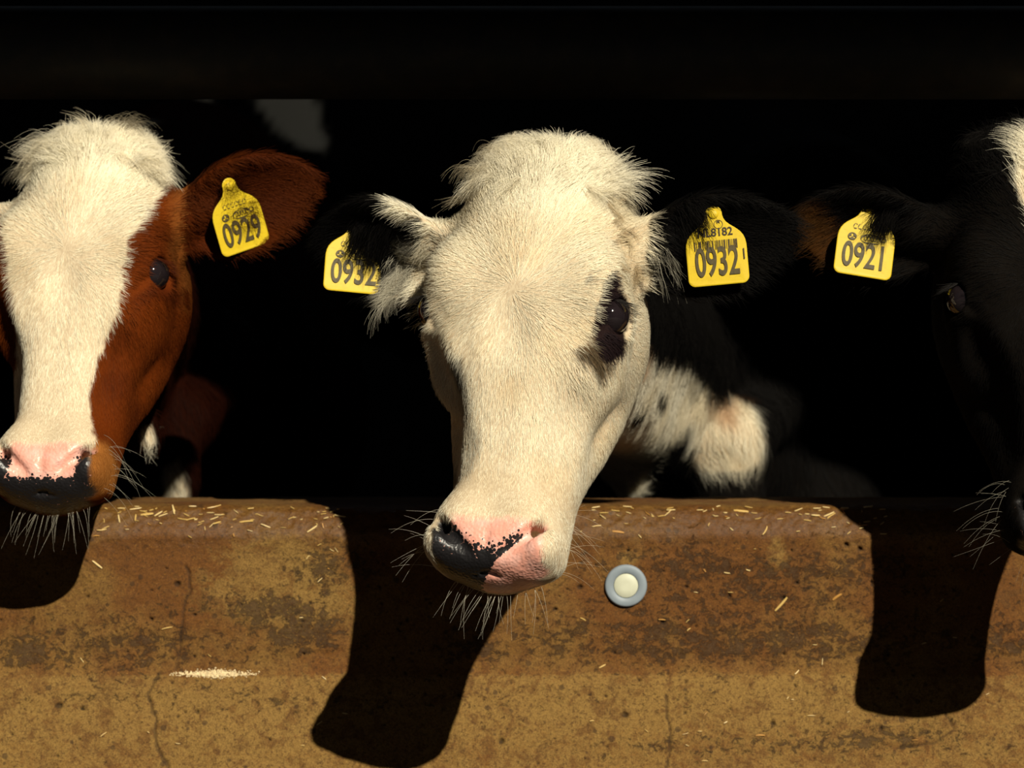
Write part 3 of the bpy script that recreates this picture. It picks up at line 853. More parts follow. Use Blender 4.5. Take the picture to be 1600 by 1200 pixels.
def ear_tag(parent, p_bl, ex, ey, number, full=False, label=None, sc=1.0):
    """p_bl: world point of the bottom centre; ex, ey: tag's right and up in world"""
    ex = norm(np.asarray(ex, float)); ey = np.asarray(ey, float); ey = norm(ey - ex * (ex @ ey)); ez = np.cross(ex, ey)
    t = link('ear_tag', extrude('ear_tag', tag_outline(), 0.0014, -1.5), parent, M_TAG)
    t.matrix_world = Matrix(((ex[0] * sc, ey[0] * sc, ez[0] * sc, p_bl[0]), (ex[1] * sc, ey[1] * sc, ez[1] * sc, p_bl[1]), (ex[2] * sc, ey[2] * sc, ez[2] * sc, p_bl[2]), (0, 0, 0, 1)))
    if label: t['label'] = label
    zt = 0.00155
    text_obj('number', number, 0.0345 if full else 0.031, 0.0, 0.0018, zt, t, M_INK, 0.55 if full else 0.66, 0.0013 if full else 0.0010)
    b = link('stud', sphere_mesh('stud', 0.0045, (1, 1, 0.45)), t, M_TAG); b.location = (0, 0.0615, 0.0015)
    if full:
        text_obj('small_number', '1', 0.013, 0.0232, 0.018, zt, t, M_INKD, 0.6, 0.0004)
        text_obj('code_line', 'NL8182', 0.0098, 0.0, 0.0402, zt, t, M_INKD, 0.95, 0.0004)
        v, fcs = [], []
        g = random.Random(5); x = -0.0185
        while x < 0.0185:
            wd = g.choice((0.0004, 0.0004, 0.0008, 0.0012)); n = len(v)
            v += [(x, 0.0305, zt), (x + wd, 0.0305, zt), (x + wd, 0.0385, zt), (x, 0.0385, zt)]; fcs.append((n, n + 1, n + 2, n + 3)); x += wd + g.choice((0.0004, 0.0006, 0.0010, 0.0014))
        me = bpy.data.meshes.new('barcode'); me.from_pydata(v, [], fcs); link('barcode', me, t, M_INKD)
        v, fcs = [], []
        for i in range(40):
            a = 2 * math.pi * i / 40
            for r in (0.0034, 0.0039): v.append((0.0035 + r * math.cos(a), 0.0520 + r * math.sin(a), zt))
        for i in range(40): j = (i + 1) % 40; fcs.append((2 * i, 2 * i + 1, 2 * j + 1, 2 * j))
        me = bpy.data.meshes.new('ring_mark'); me.from_pydata(v, [], fcs); link('ring_mark', me, t, M_INKD)
        text_obj('ring_letters', 'M', 0.004, 0.0035, 0.052, zt, t, M_INKD, 0.9, 0.0002)
    else:
        # smudged two-line emblem above the number
        v, fcs = [], []
        g = random.Random(11)
        def ring(cx, cy, rx, ry, wd, a0=0, a1=360, n=24):
            b0 = len(v)
            for i in range(n + 1):
                a = math.radians(a0 + (a1 - a0) * i / n); q = wd * (0.6 + 0.4 * math.sin(3 * a))
                v.append((cx + rx * math.cos(a), cy + ry * math.sin(a), zt)); v.append((cx + (rx - q) * math.cos(a), cy + (ry - q) * math.sin(a), zt))
            for i in range(n): fcs.append((b0 + 2 * i, b0 + 2 * i + 1, b0 + 2 * i + 3, b0 + 2 * i + 2))
        ring(-0.0130, 0.0345, 0.0040, 0.0034, 0.0034)
        ring(0.004, 0.0340, 0.0095, 0.0046, 0.0016)
        for i in range(5): ring(-0.001 + i * 0.0028, 0.0348, 0.0015, 0.0026, 0.0009)
        ring(0.0150, 0.0350, 0.0030, 0.0022, 0.0012)
        for i in range(6): ring(-0.011 + i * 0.0042, 0.0440, 0.0021, 0.0025, 0.0010, g.uniform(0, 90), g.uniform(250, 360))
        me = bpy.data.meshes.new('emblem'); me.from_pydata(v, [], fcs); link('emblem', me, t, M_INK)
    return t

def make_cow(name, spec):
    """spec holds the pose, the coat and how the body stands"""
    R = frame(*spec['pose']); T = P(*spec['whorl']); s = spec.get('scale', 1.0); M = (R, T, s)
    root = bpy.data.objects.new(name, None); COL.objects.link(root)
    ch, hp = spec['chest'], spec['hip']
    root.location = (ch[0], ch[1], 0)
    bpy.context.view_layer.update()
    tag(root, spec['label'], 'cow')
    vx = spec.get('vox', VOX)
    fx0, fx1 = T[0] - 0.30, T[0] + 0.30
    bx0, bx1 = min(fx0, ch[0] - 0.45, hp[0] - 0.45), max(fx1, ch[0] + 0.45, hp[0] + 0.45)
    fz0, fz1 = T[2] - 0.30 * s, T[2] + 0.19 * s
    F = Field(axis([(bx0, fx0, 0.02, vx), (fx0, fx1, vx, vx), (fx1, bx1, vx, 0.02)]),
              axis([(T[1] - 0.12, T[1] + 0.20, vx, vx), (T[1] + 0.20, max(hp[1], ch[1]) + 0.55, vx, 0.022)]),
              axis([(-0.01, fz0, 0.014, vx), (fz0, fz1, vx, vx), (fz1, CZ + 0.75, vx, 0.02)]))
    W = lambda l: (np.asarray(l, float) * s) @ R.T + T
    cow_body(F, W((0, 0.13, 0.03)), ch, hp, spec.get('mid'), spec.get('nr', 1.0))
    ears = cow_head(F, M, spec['ears'])
    if 'extra' in spec: spec['extra'](F)
    v, f = F.mesh()
    vn, fa = vertex_normals(v, f)
    loc = ((v - T) @ R) / s
    me = mesh_np('body', v, f)
    set_attr(me, 'coat', spec['coat'](v, loc), 'POINT', 'FLOAT_COLOR')
    # muzzle leather masks, in the head's own frame
    x, y, z = loc[:, 0], loc[:, 1], loc[:, 2]
    nz_ = 0.003 * fbm(loc, 120, 9, 2)
    top = spec.get('padtop', -0.211) - 4.0 * np.maximum(np.abs(x) - 0.02, 0) ** 2
    pad = sstep(top + 0.003, top - 0.004, z + nz_) * sstep(0.055, 0.048, np.abs(x) + nz_) * sstep(0.032, 0.026, y + nz_) * sstep(-0.275, -0.270, z)
    lips = sstep(-0.246, -0.252, z + nz_) * sstep(0.048, 0.036, np.abs(x)) * (y < 0.06)
    pad = np.maximum(pad, lips)
    set_attr(me, 'pad', pad); set_attr(me, 'padblack', spec['padblack'](loc))
    inv = Matrix.Translation(-root.location)
    body = link('body', me, root, M_HIDE); body.matrix_parent_inverse = root.matrix_world.inverted()
    cast = Caster(v, f)
    # fur
    mp = np.array((0.0, 0.0, 0.0))
    def dens(c, n):
        l = ((c - T) @ R) / s
        view = norm(np.array((0, -DIST, CZ)) - c)
        fac = (n * view).sum(1)
        d = sstep(-0.45, 0.05, fac)
        px = (l[:, 2] < spec.get('padtop', -0.211) - 0.001 - 4.0 * np.maximum(np.abs(l[:, 0]) - 0.02, 0) ** 2) & (np.abs(l[:, 0]) < 0.050) & (l[:, 1] < 0.03)
        px |= (l[:, 2] < -0.250) & (l[:, 1] < 0.05)
        d = d * (~px)
        # bare eye rims
        for sg in (-1, 1):
            d = d * (np.linalg.norm(l - np.array((sg * 0.091, 0.037, -0.013)), axis=1) > 0.021)
        y = c[:, 1]
        d = d * np.where(l[:, 1] > 0.2, 0.35, 1.0) * (y < 1.0)
        d = d * (1 + 1.0 * (l[:, 2] > 0.08))
        return d
    def length(p, n):
        l = ((p - T) @ R) / s
        L = 0.0105 + 0.005 * sstep(0.0, 0.05, l[:, 2])
        L += 0.016 * sstep(0.085, 0.12, l[:, 2]) * (np.abs(l[:, 0]) < 0.08)
        L -= 0.0045 * sstep(-0.12, -0.19, l[:, 2])
        ear = (np.abs(l[:, 0]) > 0.10) & (l[:, 2] > -0.05)
        L = np.where(ear, 0.017, L)
        L = np.where(l[:, 1] > 0.17, 0.020, L)
        return L * s
    def direc(p, n):
        l = ((p - T) @ R) / s
        d = np.stack([l[:, 0], np.zeros(len(l)), l[:, 2]], 1)
        r = np.hypot(d[:, 0], d[:, 2])
        d = norm(d)
        sw = 0.45 * np.exp(-r / 0.03)
        d = d + sw[:, None] * np.stack([-d[:, 2], 0 * r, d[:, 0]], 1)
        down = sstep(-0.02, -0.12, l[:, 2])
        d = norm(d) * (1 - 0.6 * down)[:, None] + np.array((0, 0, -1.0)) * (0.6 * down)[:, None]
        d[:, 1] += 0.5 * sstep(0.02, 0.08, np.abs(l[:, 0])) + 0.6 * sstep(0.05, 0.1, l[:, 1]) 
        tuft = sstep(0.085, 0.11, l[:, 2]) * (np.abs(l[:, 0]) < 0.085)
        d[:, 0] += tuft * 0.8 * fbm(l, 30, 81, 2)
        ear = (np.abs(l[:, 0]) > 0.10) & (l[:, 2] > -0.06) & (l[:, 1] < 0.2)
        d = np.where(ear[:, None], np.stack([np.sign(l[:, 0]) * 0.8, 0.1 + 0 * r, -0.35 + 0 * r], 1), d)
        bod = l[:, 1] > 0.19
        d = np.where(bod[:, None], np.stack([0.35 + 0 * r, 0 * r, -0.8 + 0 * r], 1), d)
        wild = 0.55 * tuft + 0.22 * ear + 0.15 * bod
        return d @ R.T, wild
    cf = lambda p: spec['coat'](p, ((p - T) @ R) / s)
    fur = grow_fur('fur', v, f, vn, fa, spec['hairs'], dens, length, direc, cf, root, M_FUR, seed=spec['seed'], shaggy=0.12)
    fur['kind'] = 'stuff'
    fur.matrix_parent_inverse = root.matrix_world.inverted()
    # eyes with lids' corner flesh
    for sg in (-1, 1):
        c = W((sg * 0.0815, 0.0400, -0.013))
        eo = link('eye', sphere_mesh('eye', 0.0185 * s), root, M_EYE); eo.location = c - np.array(root.location)
        q = link('eye_corner', sphere_mesh('eye_corner', 0.0062 * s, (0.9, 0.9, 1.2)), eo, M_EYEP)
        q.location = (R @ np.array((sg * -0.0060, -0.0118, -0.0085))) * s
    # lashes above each eye
    g = np.random.default_rng(spec['seed'] + 5)
    n = 46; pos = np.zeros((2 * n, 5, 3)); nr = np.zeros((2 * n, 3))
    for e, sg in enumerate((-1, 1)):
        for i in range(n):
            t = i / (n - 1)
            st_ = np.array((sg * (0.090 + 0.003 * math.sin(math.pi * t)), 0.024 + 0.030 * t, -0.002 + 0.004 * math.sin(math.pi * t)))
            dr = np.array((sg * 0.9, -0.35 + 0.7 * t, -0.25)) + 0.12 * g.standard_normal(3)
            Lh = 0.014 + 0.006 * g.random()
            for k_ in range(5):
                q = k_ / 4
                pos[e * n + i, k_] = W(st_ + dr * Lh * q + np.array((0, 0, -0.006 * q + 0.003 * q * q)))
            nr[e * n + i] = R @ np.array((sg, -0.3, 0.2))
    lc = np.broadcast_to(spec.get('lash', BLACK * 1.5), (2 * n, 3))
    la = curves_obj('eyelashes', pos, 0.00016 * np.array([1, 1, .8, .6, .2]), lc, norm(nr), root, M_WHISK)
    la.matrix_parent_inverse = root.matrix_world.inverted(); la['kind'] = 'stuff'
    # whiskers round the muzzle and chin
    n = 64; pos = np.zeros((n, 6, 3)); nr = np.zeros((n, 3))
    for i in range(n):
        a = g.uniform(-1, 1)
        sg = 1 if a > 0 else -1
        if i % 2: st_ = np.array((sg * 0.052, 0.03 + 0.02 * g.random(), g.uniform(-0.25, -0.19))); dr = np.array((sg * 1.0, -0.35, -0.15 + 0.4 * g.standard_normal()))
        else: st_ = np.array((a * 0.045, 0.05, -0.272)); dr = np.array((a * 0.6, -0.25, -1.0))
        pw_ = W(st_)
        hit = cast.b.find_nearest(Vector(pw_))
        pw_ = np.array(hit[0]); dw = norm(R @ (dr + 0.2 * g.standard_normal(3)))
        Lh = g.uniform(0.02, 0.045) if i % 2 else g.uniform(0.014, 0.034)
        cv = g.standard_normal() * 0.2
        for k_ in range(6):
            q = k_ / 5; pos[i, k_] = pw_ + dw * Lh * q + np.array((0, 0, -0.35 * Lh * q * q)) + np.cross(dw, (0, 1, 0)) * cv * Lh * q * q
        nr[i] = -np.array((0, 1, 0))
    wh = curves_obj('whiskers', pos, 0.00010 * np.linspace(1, 0.3, 6), np.broadcast_to(spec.get('whisk', WHITE * 0.7), (n, 3)), nr, root, M_WHISK)
    wh.matrix_parent_inverse = root.matrix_world.inverted(); wh['kind'] = 'stuff'
    for t in spec.get('tags', ()):
        ex_, ey_ = norm(np.asarray(t['ex'], float)), np.asarray(t['ey'], float)
        ey_ = norm(ey_ - ex_ * (ex_ @ ey_)); up = t.get('q', 35)
        H = cast.hit(t['at'][0] + up * ey_[0], t['at'][1] - up)[0]
        dep = H[1] if H is not None and H[1] < 0.2 else t['at'][2]
        base = P(t['at'][0] + up * ey_[0], t['at'][1] - up, dep - t.get('off', 0.006)) - ey_ * up * K * (dep + DIST) / DIST / max(ey_[2], 0.5)
        ear_tag(root, base, t['ex'], t['ey'], t['n'], t.get('full', False), t['label'], t.get('sc', 1.0))
    if 'locks' in spec:
        lk = spec['locks'](cast)
        gl = np.random.default_rng(spec['seed'] + 40)
        PS, CS, NS = [], [], []
        for (px, py, d, L, n, col, spread, curl) in lk:
            h, hn = cast.hit(px, py)
            if h is None:
                q = cast.b.find_nearest(Vector(P(px, py, T[1] + 0.08))); h, hn = np.array(q[0]), np.array(q[1])
            d = norm(np.asarray(d, float)); sd_ = norm(np.cross(d, (0.1, -1, 0.1))); ph = gl.uniform(0, 6.28)
            q = np.linspace(0, 1, 8)[None, :, None]
            off = gl.standard_normal((n, 1, 3)) * spread
            dd = d + 0.16 * gl.standard_normal((n, 1, 3))
            Lk = L * (0.6 + 0.5 * gl.random((n, 1, 1)))
            fr = gl.uniform(2.2, 4.0)
            pos = h - hn * 0.001 + off * (1 - 0.25 * q) + dd * Lk * q + hn * Lk * 0.5 * (q - q * q) + sd_ * curl * Lk * (np.sin(fr * q + ph) - math.sin(ph)) + np.array((0, 0, -1.0)) * Lk * 0.25 * q * q
            PS.append(pos); CS.append(np.asarray(col) * (0.85 + 0.3 * gl.random((n, 1)))); NS.append(np.broadcast_to(norm(hn + 0.3 * gl.standard_normal(3)), (n, 3)))
        lo_ = curves_obj('long_hair', np.concatenate(PS), 0.00014 * np.linspace(1.0, 0.25, 8), np.concatenate(CS), np.concatenate(NS), root, M_FUR)
        lo_.matrix_parent_inverse = root.matrix_world.inverted(); lo_['kind'] = 'stuff'
    return root, v, f, cast, W

def pad_white(l):
    z0 = np.interp(l[:, 0], [-0.045, -0.03, -0.01, 0.008, 0.025, 0.036, 0.05], [-0.207, -0.220, -0.236, -0.236, -0.226, -0.222, -0.222])
    slit = sstep(0.004, -0.002, l[:, 0] + (l[:, 2] + 0.243) * -1.0 - 0.016)
    return sstep(z0 + 0.016, z0 - 0.012, l[:, 2]) * np.clip(slit, 0.15, 1)
def pad_red(l):
    return np.maximum(sstep(-0.238, -0.252, l[:, 2]), sstep(0.026, 0.040, np.abs(l[:, 0])) * sstep(-0.205, -0.23, l[:, 2])) * 0.95 + 0.06

def locks_white(cast):
    r = random.Random(9); out = []
    for i in range(80):                                   # the wavy mop on the poll
        x = r.uniform(735, 945); y = 205 + 75 * r.random() + 30 * abs((x - 840) / 100) ** 2
        out.append((x, y, ((x - 845) / 80 + r.uniform(-0.7, 0.7), -0.15, r.uniform(-0.7, 0.3)), r.uniform(0.014, 0.026), 45, mixc(WHITE, CREAM * 0.75, np.array(r.random())), 0.0020, r.uniform(0.1, 0.35)))
    for (x, y, dx, dz, L) in ((948, 285, 1, 0.8, 0.036), (950, 275, 0.8, 1.0, 0.03), (955, 290, 1, 0.45, 0.040), (950, 295, 1, 0.2, 0.034), (958, 300, 1, 0.05, 0.028), (940, 262, 0.8, 0.5, 0.024), (720, 268, -1, 0.0, 0.018), (735, 245, -1, 0.4, 0.016),
                              (775, 208, -0.5, 0.9, 0.014), (790, 204, -0.6, 0.8, 0.016), (900, 215, 0.8, 0.6, 0.014), (925, 232, 0.9, 0.5, 0.018), (860, 203, 0.5, 0.7, 0.012)):
        out.append((x, y, (dx, -0.1, dz), L, 60, WHITE, 0.0022, r.uniform(0.0, 0.15)))
    for i in range(26):                                   # grubby curls down the temple
        y = r.uniform(300, 440); x = 955 + (y - 300) * 0.2 + r.uniform(-14, 18)
        out.append((x, y, (r.uniform(-0.2, 1), -0.1, r.uniform(-1, 0.3)), r.uniform(0.008, 0.015), 30, mixc(CREAM * 0.85, DIRT, np.array(r.random() * 0.7)), 0.0015, 0.35))
    for i in range(16):                                   # pale hair under the ears
        out.append((r.uniform(605, 648), r.uniform(400, 470), (-0.5, -0.2, -1), r.uniform(0.012, 0.024), 22, WHITE * 0.5, 0.002, 0.1))
    for i in range(9): out.append((r.uniform(1020, 1060), r.uniform(380, 430), (0.6, -0.25, -1), r.uniform(0.015, 0.03), 10, WHITE * 0.35, 0.002, 0.1))
    for i in range(12): out.append((r.uniform(638, 655), r.uniform(470, 505), (-1, -0.1, r.uniform(-0.4, 0.1)), r.uniform(0.010, 0.022), 3, WHITE * 0.8, 0.0015, 0.1))
    # dark hair of the ears hanging over the tags' upper corners
    for i in range(30): out.append((r.uniform(560, 615), r.uniform(345, 385), (-0.45, -0.55, -0.8), r.uniform(0.018, 0.030), 34, BLACK * 1.5, 0.003, 0.08))
    for i in range(16): out.append((r.uniform(1055, 1095), r.uniform(318, 350), (0.45, -0.55, -0.7), r.uniform(0.016, 0.028), 30, BLACK * 1.5, 0.003, 0.08))
    return out
def locks_red(cast):
    r = random.Random(19); out = []
    for i in range(60):
        x = r.uniform(35, 235); y = 190 + 60 * r.random() + 25 * abs((x - 130) / 100) ** 2
        out.append((x, y, ((x - 130) / 70 + r.uniform(-0.4, 0.4), -0.1, r.uniform(-0.3, 0.5)), r.uniform(0.018, 0.032), 45, mixc(WHITE, CREAM, np.array(r.random() * 0.6)), 0.0022, r.uniform(0.1, 0.3)))
    for (x, y, dx, dz, L) in ((60, 200, -1, 0.7, 0.024), (75, 190, -1, 0.5, 0.024), (90, 184, -0.7, 0.8, 0.018), (215, 205, 1, 0.25, 0.034), (230, 215, 1, -0.1, 0.03), (200, 195, 1, 0.5, 0.024), (45, 215, -1, 0.4, 0.022)):
        out.append((x, y, (dx, -0.1, dz), L, 60, WHITE * 0.9, 0.0024, 0.1))
    out.append((190, 190, (0.6, 0, 0.9), 0.030, 26, CREAM * 0.5, 0.001, 0.6))
    for i in range(10): out.append((r.uniform(140, 200), r.uniform(180, 195), (1, -0.1, 0.1), 0.03, 30, CREAM * 0.35, 0.002, 0.3))
    for i in range(60): out.append((r.uniform(338, 388), 365 - (r.random() * 75), (0.55, -1.1, 0.45), r.uniform(0.022, 0.034), 34, REDDK * 0.7, 0.003, 0.06))
    return out
def locks_black(cast):
    r = random.Random(29); out = []
    for i in range(18): out.append((r.uniform(1365, 1405), r.uniform(322, 352), (-0.5, -0.5, -0.8), r.uniform(0.016, 0.028), 30, BLACK * 2, 0.003, 0.08))
    for i in range(20): out.append((r.uniform(1520, 1600), r.uniform(180, 220), (-0.8, -0.1, r.uniform(0, 1)), r.uniform(0.015, 0.026), 40, BLACK * 2.5, 0.002, 0.2))
    return out

def white_extra(F):
    # dewlap below the throat and the point of the shoulder beside the wall
    F.chain([P(985, 600, 0.37), P(975, 690, 0.375), P(985, 745, 0.38)], [0.046, 0.030, 0.018], 0.03)
    F.cap(P(1060, 600, 0.40), P(1005, 650, 0.37), 0.040, 0.036, 0.03)
    F.chain([P(1190, 600, 0.52), P(1142, 680, 0.43), P(1135, 745, 0.44), P(1150, 1250, 0.48)], [0.055, 0.037, 0.033, 0.028], 0.03)

def red_extra(F):
    F.chain([P(330, 560, 0.60), P(290, 650, 0.42), P(268, 745, 0.38), P(268, 1200, 0.40)], [0.05, 0.026, 0.020, 0.020], 0.03)
    F.chain([P(150, 640, 0.10), P(215, 665, 0.08), P(232, 690, 0.07)], [0.04, 0.016, 0.008], 0.02)

white_cow = make_cow('cow', dict(
    pose=(16, 14, 2.0), whorl=(801, 450, -0.30), locks=locks_white, coat=coat_white_faced, seed=1, hairs=300000, scale=0.935,
    chest=(0.36, 0.76, 0.70), hip=(0.36, 1.85, 0.85), mid=P(1020, 535, 0.43), nr=0.80, extra=white_extra, padblack=pad_white,
    label='white-faced cow with black ears and a black eye patch, head low over the wall', lash=BLACK * 4,
    ears=[dict(s=-1, u=(-1, 0.08, 0.17), n=(0.0, -1, -0.55), L=0.165, W=0.058, cup=0.5, root=(-0.072, 0.080, 0.046)),
          dict(s=1, u=(1, 0.10, 0.28), n=(0.0, -1, -0.55), L=0.175, W=0.056, cup=0.5, root=(0.072, 0.09, 0.052))],
    tags=[dict(at=(551, 457, -0.10), ex=(88, 10, -8), ey=(8, 22, 70), off=0.012, n='0932', label='yellow ear tag 0932, its top in shade under the black ear'),
          dict(at=(1124, 445, -0.10), ex=(88, -8, 8), ey=(-4, 8, 80), off=0.024, n='0932', full=True, label='yellow ear tag 0932 with a bar code')]))

red_cow = make_cow('cow', dict(
    pose=(10, 20, 0), whorl=(103, 388, -0.12), locks=locks_red, coat=coat_red, seed=2, hairs=190000, scale=0.875,
    chest=(-0.46, 1.0, 0.68), hip=(-0.50, 2.0, 0.85), nr=0.8, extra=red_extra, padblack=pad_red,
    label='reddish brown cow with a broad white blaze down its face', whisk=WHITE * 0.5, lash=REDDK,
    ears=[dict(s=-1, u=(-1, 0.2, 0.1), n=(0.0, -1, -0.85), L=0.155, W=0.052, cup=0.5, root=(-0.075, 0.09, 0.055)),
          dict(s=1, u=(1, 0.15, 0.54), n=(0.1, -1, -0.75), L=0.180, W=0.060, cup=0.55, root=(0.075, 0.09, 0.050))],
    tags=[dict(at=(385, 390, -0.0), ex=(68, 44, 27), ey=(14, 8, 70), off=0.019, n='0929', label='yellow ear tag 0929 twisted on the brown ear')]))

black_cow = make_cow('cow', dict(
    pose=(-2, 12, -2), whorl=(1652, 425, -0.26), locks=locks_black, coat=coat_black, seed=3, hairs=110000, scale=0.91,
    chest=(0.95, 0.85, 0.66), hip=(1.35, 1.9, 0.85), padblack=lambda l: np.ones(len(l)),
    label='black cow partly cut off by the edge of the picture, white blaze just showing', whisk=WHITE * 0.3, lash=BLACK * 3,
    ears=[dict(s=-1, u=(-1, 0.10, 0.22), n=(0.0, -1, -0.60), L=0.175, W=0.056, cup=0.5, root=(-0.075, 0.09, 0.052)),
          dict(s=1, u=(1, 0.2, 0.1), n=(0.0, -1, -0.85), L=0.155, W=0.052, cup=0.5, root=(0.075, 0.09, 0.055))],
    tags=[dict(at=(1346, 432, -0.05), ex=(82, 8, -13), ey=(5, 12, 70), off=0.018, n='0921', label='worn yellow ear tag 0921 on the black ear')]))

# ------------------------------------------------------------------ round marker on the wall
def lathe(name, prof, n=64):
    prof = np.asarray(prof, float); k = len(prof)
    a = np.linspace(0, 2 * np.pi, n, endpoint=False)
    v = np.stack([prof[None, :, 0] * np.cos(a)[:, None], -np.broadcast_to(prof[None, :, 1], (n, k)), prof[None, :, 0] * np.sin(a)[:, None]], -1).reshape(-1, 3)
    i, j = np.meshgrid(np.arange(n), np.arange(k - 1), indexing='ij')
    f = np.stack([i * k + j, i * k + j + 1, ((i + 1) % n) * k + j + 1, ((i + 1) % n) * k + j], -1).reshape(-1, 4)
    return mesh_np(name, v, f)
mk = bpy.data.objects.new('round_plug', None); COL.objects.link(mk)
mk.location = P(978, 915, -0.0165)
tag(mk, 'round grey plug with a cream centre, set in the concrete wall', 'plug')
M_RING = plain('grey_plastic', (0.19, 0.225, 0.255), 0.5, 0.08, 60)
M_CEN = plain('cream_plastic', (0.46, 0.47, 0.36), 0.5, 0.06, 60)
link('outer_ring', lathe('outer_ring', [(0.0115, -0.004), (0.0115, 0.0022), (0.0120, 0.0028), (0.0180, 0.0030), (0.0192, 0.0024), (0.0197, 0.0010), (0.0197, -0.006)]), mk, M_RING)
link('centre_disc', lathe('centre_disc', [(0.0113, -0.004), (0.0113, 0.0020), (0.0108, 0.0025), (0.004, 0.0026), (0.0001, 0.0026)]), mk, M_CEN)

# ------------------------------------------------------------------ straw
M_STRAW = []
for i_, c_ in enumerate(((0.50, 0.33, 0.10), (0.62, 0.46, 0.20), (0.40, 0.20, 0.045))):
    M_STRAW.append(plain('straw_%s' % ('gold', 'pale', 'brown')[i_], c_, 0.45, 0.25, 300, 0.4))
straw_meshes = []
g = np.random.default_rng(21)
for i_ in range(12):
    L = g.uniform(0.7, 1.2); k_ = 7
    bend = g.uniform(-0.12, 0.12); tw = g.uniform(-0.5, 0.5)
    w0 = g.uniform(0.8, 1.2)
    v_, f_ = [], []
    for q in range(k_):
        t = q / (k_ - 1); x = (t - 0.5) * L; y = bend * (t - 0.5) ** 2 * 2 * L
        w = 0.075 * w0 * (1 - 0.35 * abs(2 * t - 1) ** 3); h = 0.035
        for a in range(6):
            an = 2 * math.pi * a / 6
            v_.append((x, y + w * math.cos(an), h * math.sin(an) * (1 + 0.2 * math.sin(5 * t + tw))))
    for q in range(k_ - 1):
        for a in range(6): b = (a + 1) % 6; f_.append((q * 6 + a, q * 6 + b, (q + 1) * 6 + b, (q + 1) * 6 + a))
    f_ += [tuple(range(5, -1, -1)), tuple(range((k_ - 1) * 6, k_ * 6))]
    me = bpy.data.meshes.new('straw'); me.from_pydata(v_, [], f_); me.materials.append(M_STRAW[(0, 0, 1, 0, 2, 1)[i_ % 6]]); straw_meshes.append(me)

def wall_frame(px, py):
    """point and outward normal of the wall under a photo pixel"""
    best = None
    for yk in range(6):
        y = 0.0 if yk == 0 else yy_
        c = P(px, py, y)
        m_ = (ss_ > seg[3])
        zz_s, yy_s = zz[m_][::-1], yy[m_][::-1]
        yy_ = float(np.interp(c[2], zz_s, yy_s)) if py > 791 else y
    c = P(px, py, yy_)
    j = np.argmin(np.abs(zz - c[2]) + np.abs(yy - yy_))
    return c, np.array((0, ny[0, j], nz[0, j]))
wall_bvh = BVHTree.FromPolygons(wv.tolist(), fq.tolist())
cam_o = Vector((0, -DIST, CZ))
def put_straw(px, py, length, ang, label, group, lift=0.0004, kind=None):
    h = wall_bvh.ray_cast(cam_o, (Vector(P(px, py, 0)) - cam_o).normalized())
    if h[0] is None: return
    n_ = Vector((0, *wall_frame(px, py)[1][1:])) if py > 791 else Vector((0, 0, 1))
    n_ = (n_ + 0.18 * Vector((random.uniform(-1, 1), 0, random.uniform(-1, 1)))).normalized()
    d = Vector((math.cos(ang), 0, math.sin(ang))); d = (d - n_ * d.dot(n_)).normalized()
    e = n_.cross(d)
    L = length * K
    o = bpy.data.objects.new('straw_piece', random.choice(straw_meshes) if kind is None else straw_meshes[kind])
    COL.objects.link(o)
    w = min(max(L, 0.006), 0.016) * random.uniform(0.8, 1.2)
    c = Vector(h[0]) + n_ * (lift + 0.0004)
    o.matrix_world = Matrix(((d.x * L, e.x * w, n_.x * 0.014, c.x), (d.y * L, e.y * w, n_.y * 0.014, c.y), (d.z * L, e.z * w, n_.z * 0.014, c.z), (0, 0, 0, 1)))
    tag(o, label, 'straw', group)
    return o
# the pieces one can point at: (x, y, length in px, angle, label)
for x, y, L, a, lb in (
        (966, 831, 26, -8, 'pale straw stub on the wall nosing, above and left of the round plug'), (932, 822, 18, 12, 'pale straw stub beside the white muzzle, upper left of the round plug'),
        (1158, 799, 28, -8, 'thick pale straw flat on the nosing, longest there'), (1299, 806, 14, 40, 'bright cream straw chip on the right end of the nosing'),
        (1308, 932, 24, 35, 'long thin straw slanting on the right of the wall face'), (1221, 944, 26, 48, 'orange straw slanting under a pit, right of the plug'),
        (1188, 1149, 18, -2, 'level straw low on the pale part of the wall'), (152, 882, 18, -38, 'pale straw stub below the ledge beside the left shadow'),
        (151, 837, 14, 2, 'level straw just below the nosing at the left shadow'), (149, 805, 22, 80, 'upright straw at the left end of the lit ledge'),
        (230, 804, 24, 4, 'orange flat straw in the left cluster on the ledge'), (212, 796, 20, 30, 'pale straw, upper left of the cluster on the ledge'),
        (261, 981, 14, 12, 'small gold straw on the face below the crack'), (488, 827, 20, 38, 'cream straw on the nosing beside the big shadow'),
        (441, 816, 0, 0, ''), (335, 793, 22, 50, 'slanting straw in the middle of the left ledge'), (385, 815, 24, 2, 'long level straw right of the middle of the left ledge'),
        (271, 797, 18, -88, 'upright straw standing at the left ledge'), (415, 822, 16, -22, 'orange straw on the nosing below the tan patch'),
        (1196, 830, 16, 65, 'cream straw leaning below the nosing'), (1034, 968, 16, -4, 'small level straw under the plug to its right'),
        (911, 967, 12, -28, 'small pale straw on the face, lower left of the plug'), (941, 1041, 14, 28, 'straw at the crease of the wall face'),
        (1285, 1034, 12, 85, 'upright yellow straw at the crease'), (1430, 1156, 12, 2, 'tiny level straw under the right shadow')):
    if L: put_straw(x, y, L, math.radians(a), lb, None)
random.seed(4)
spots = []
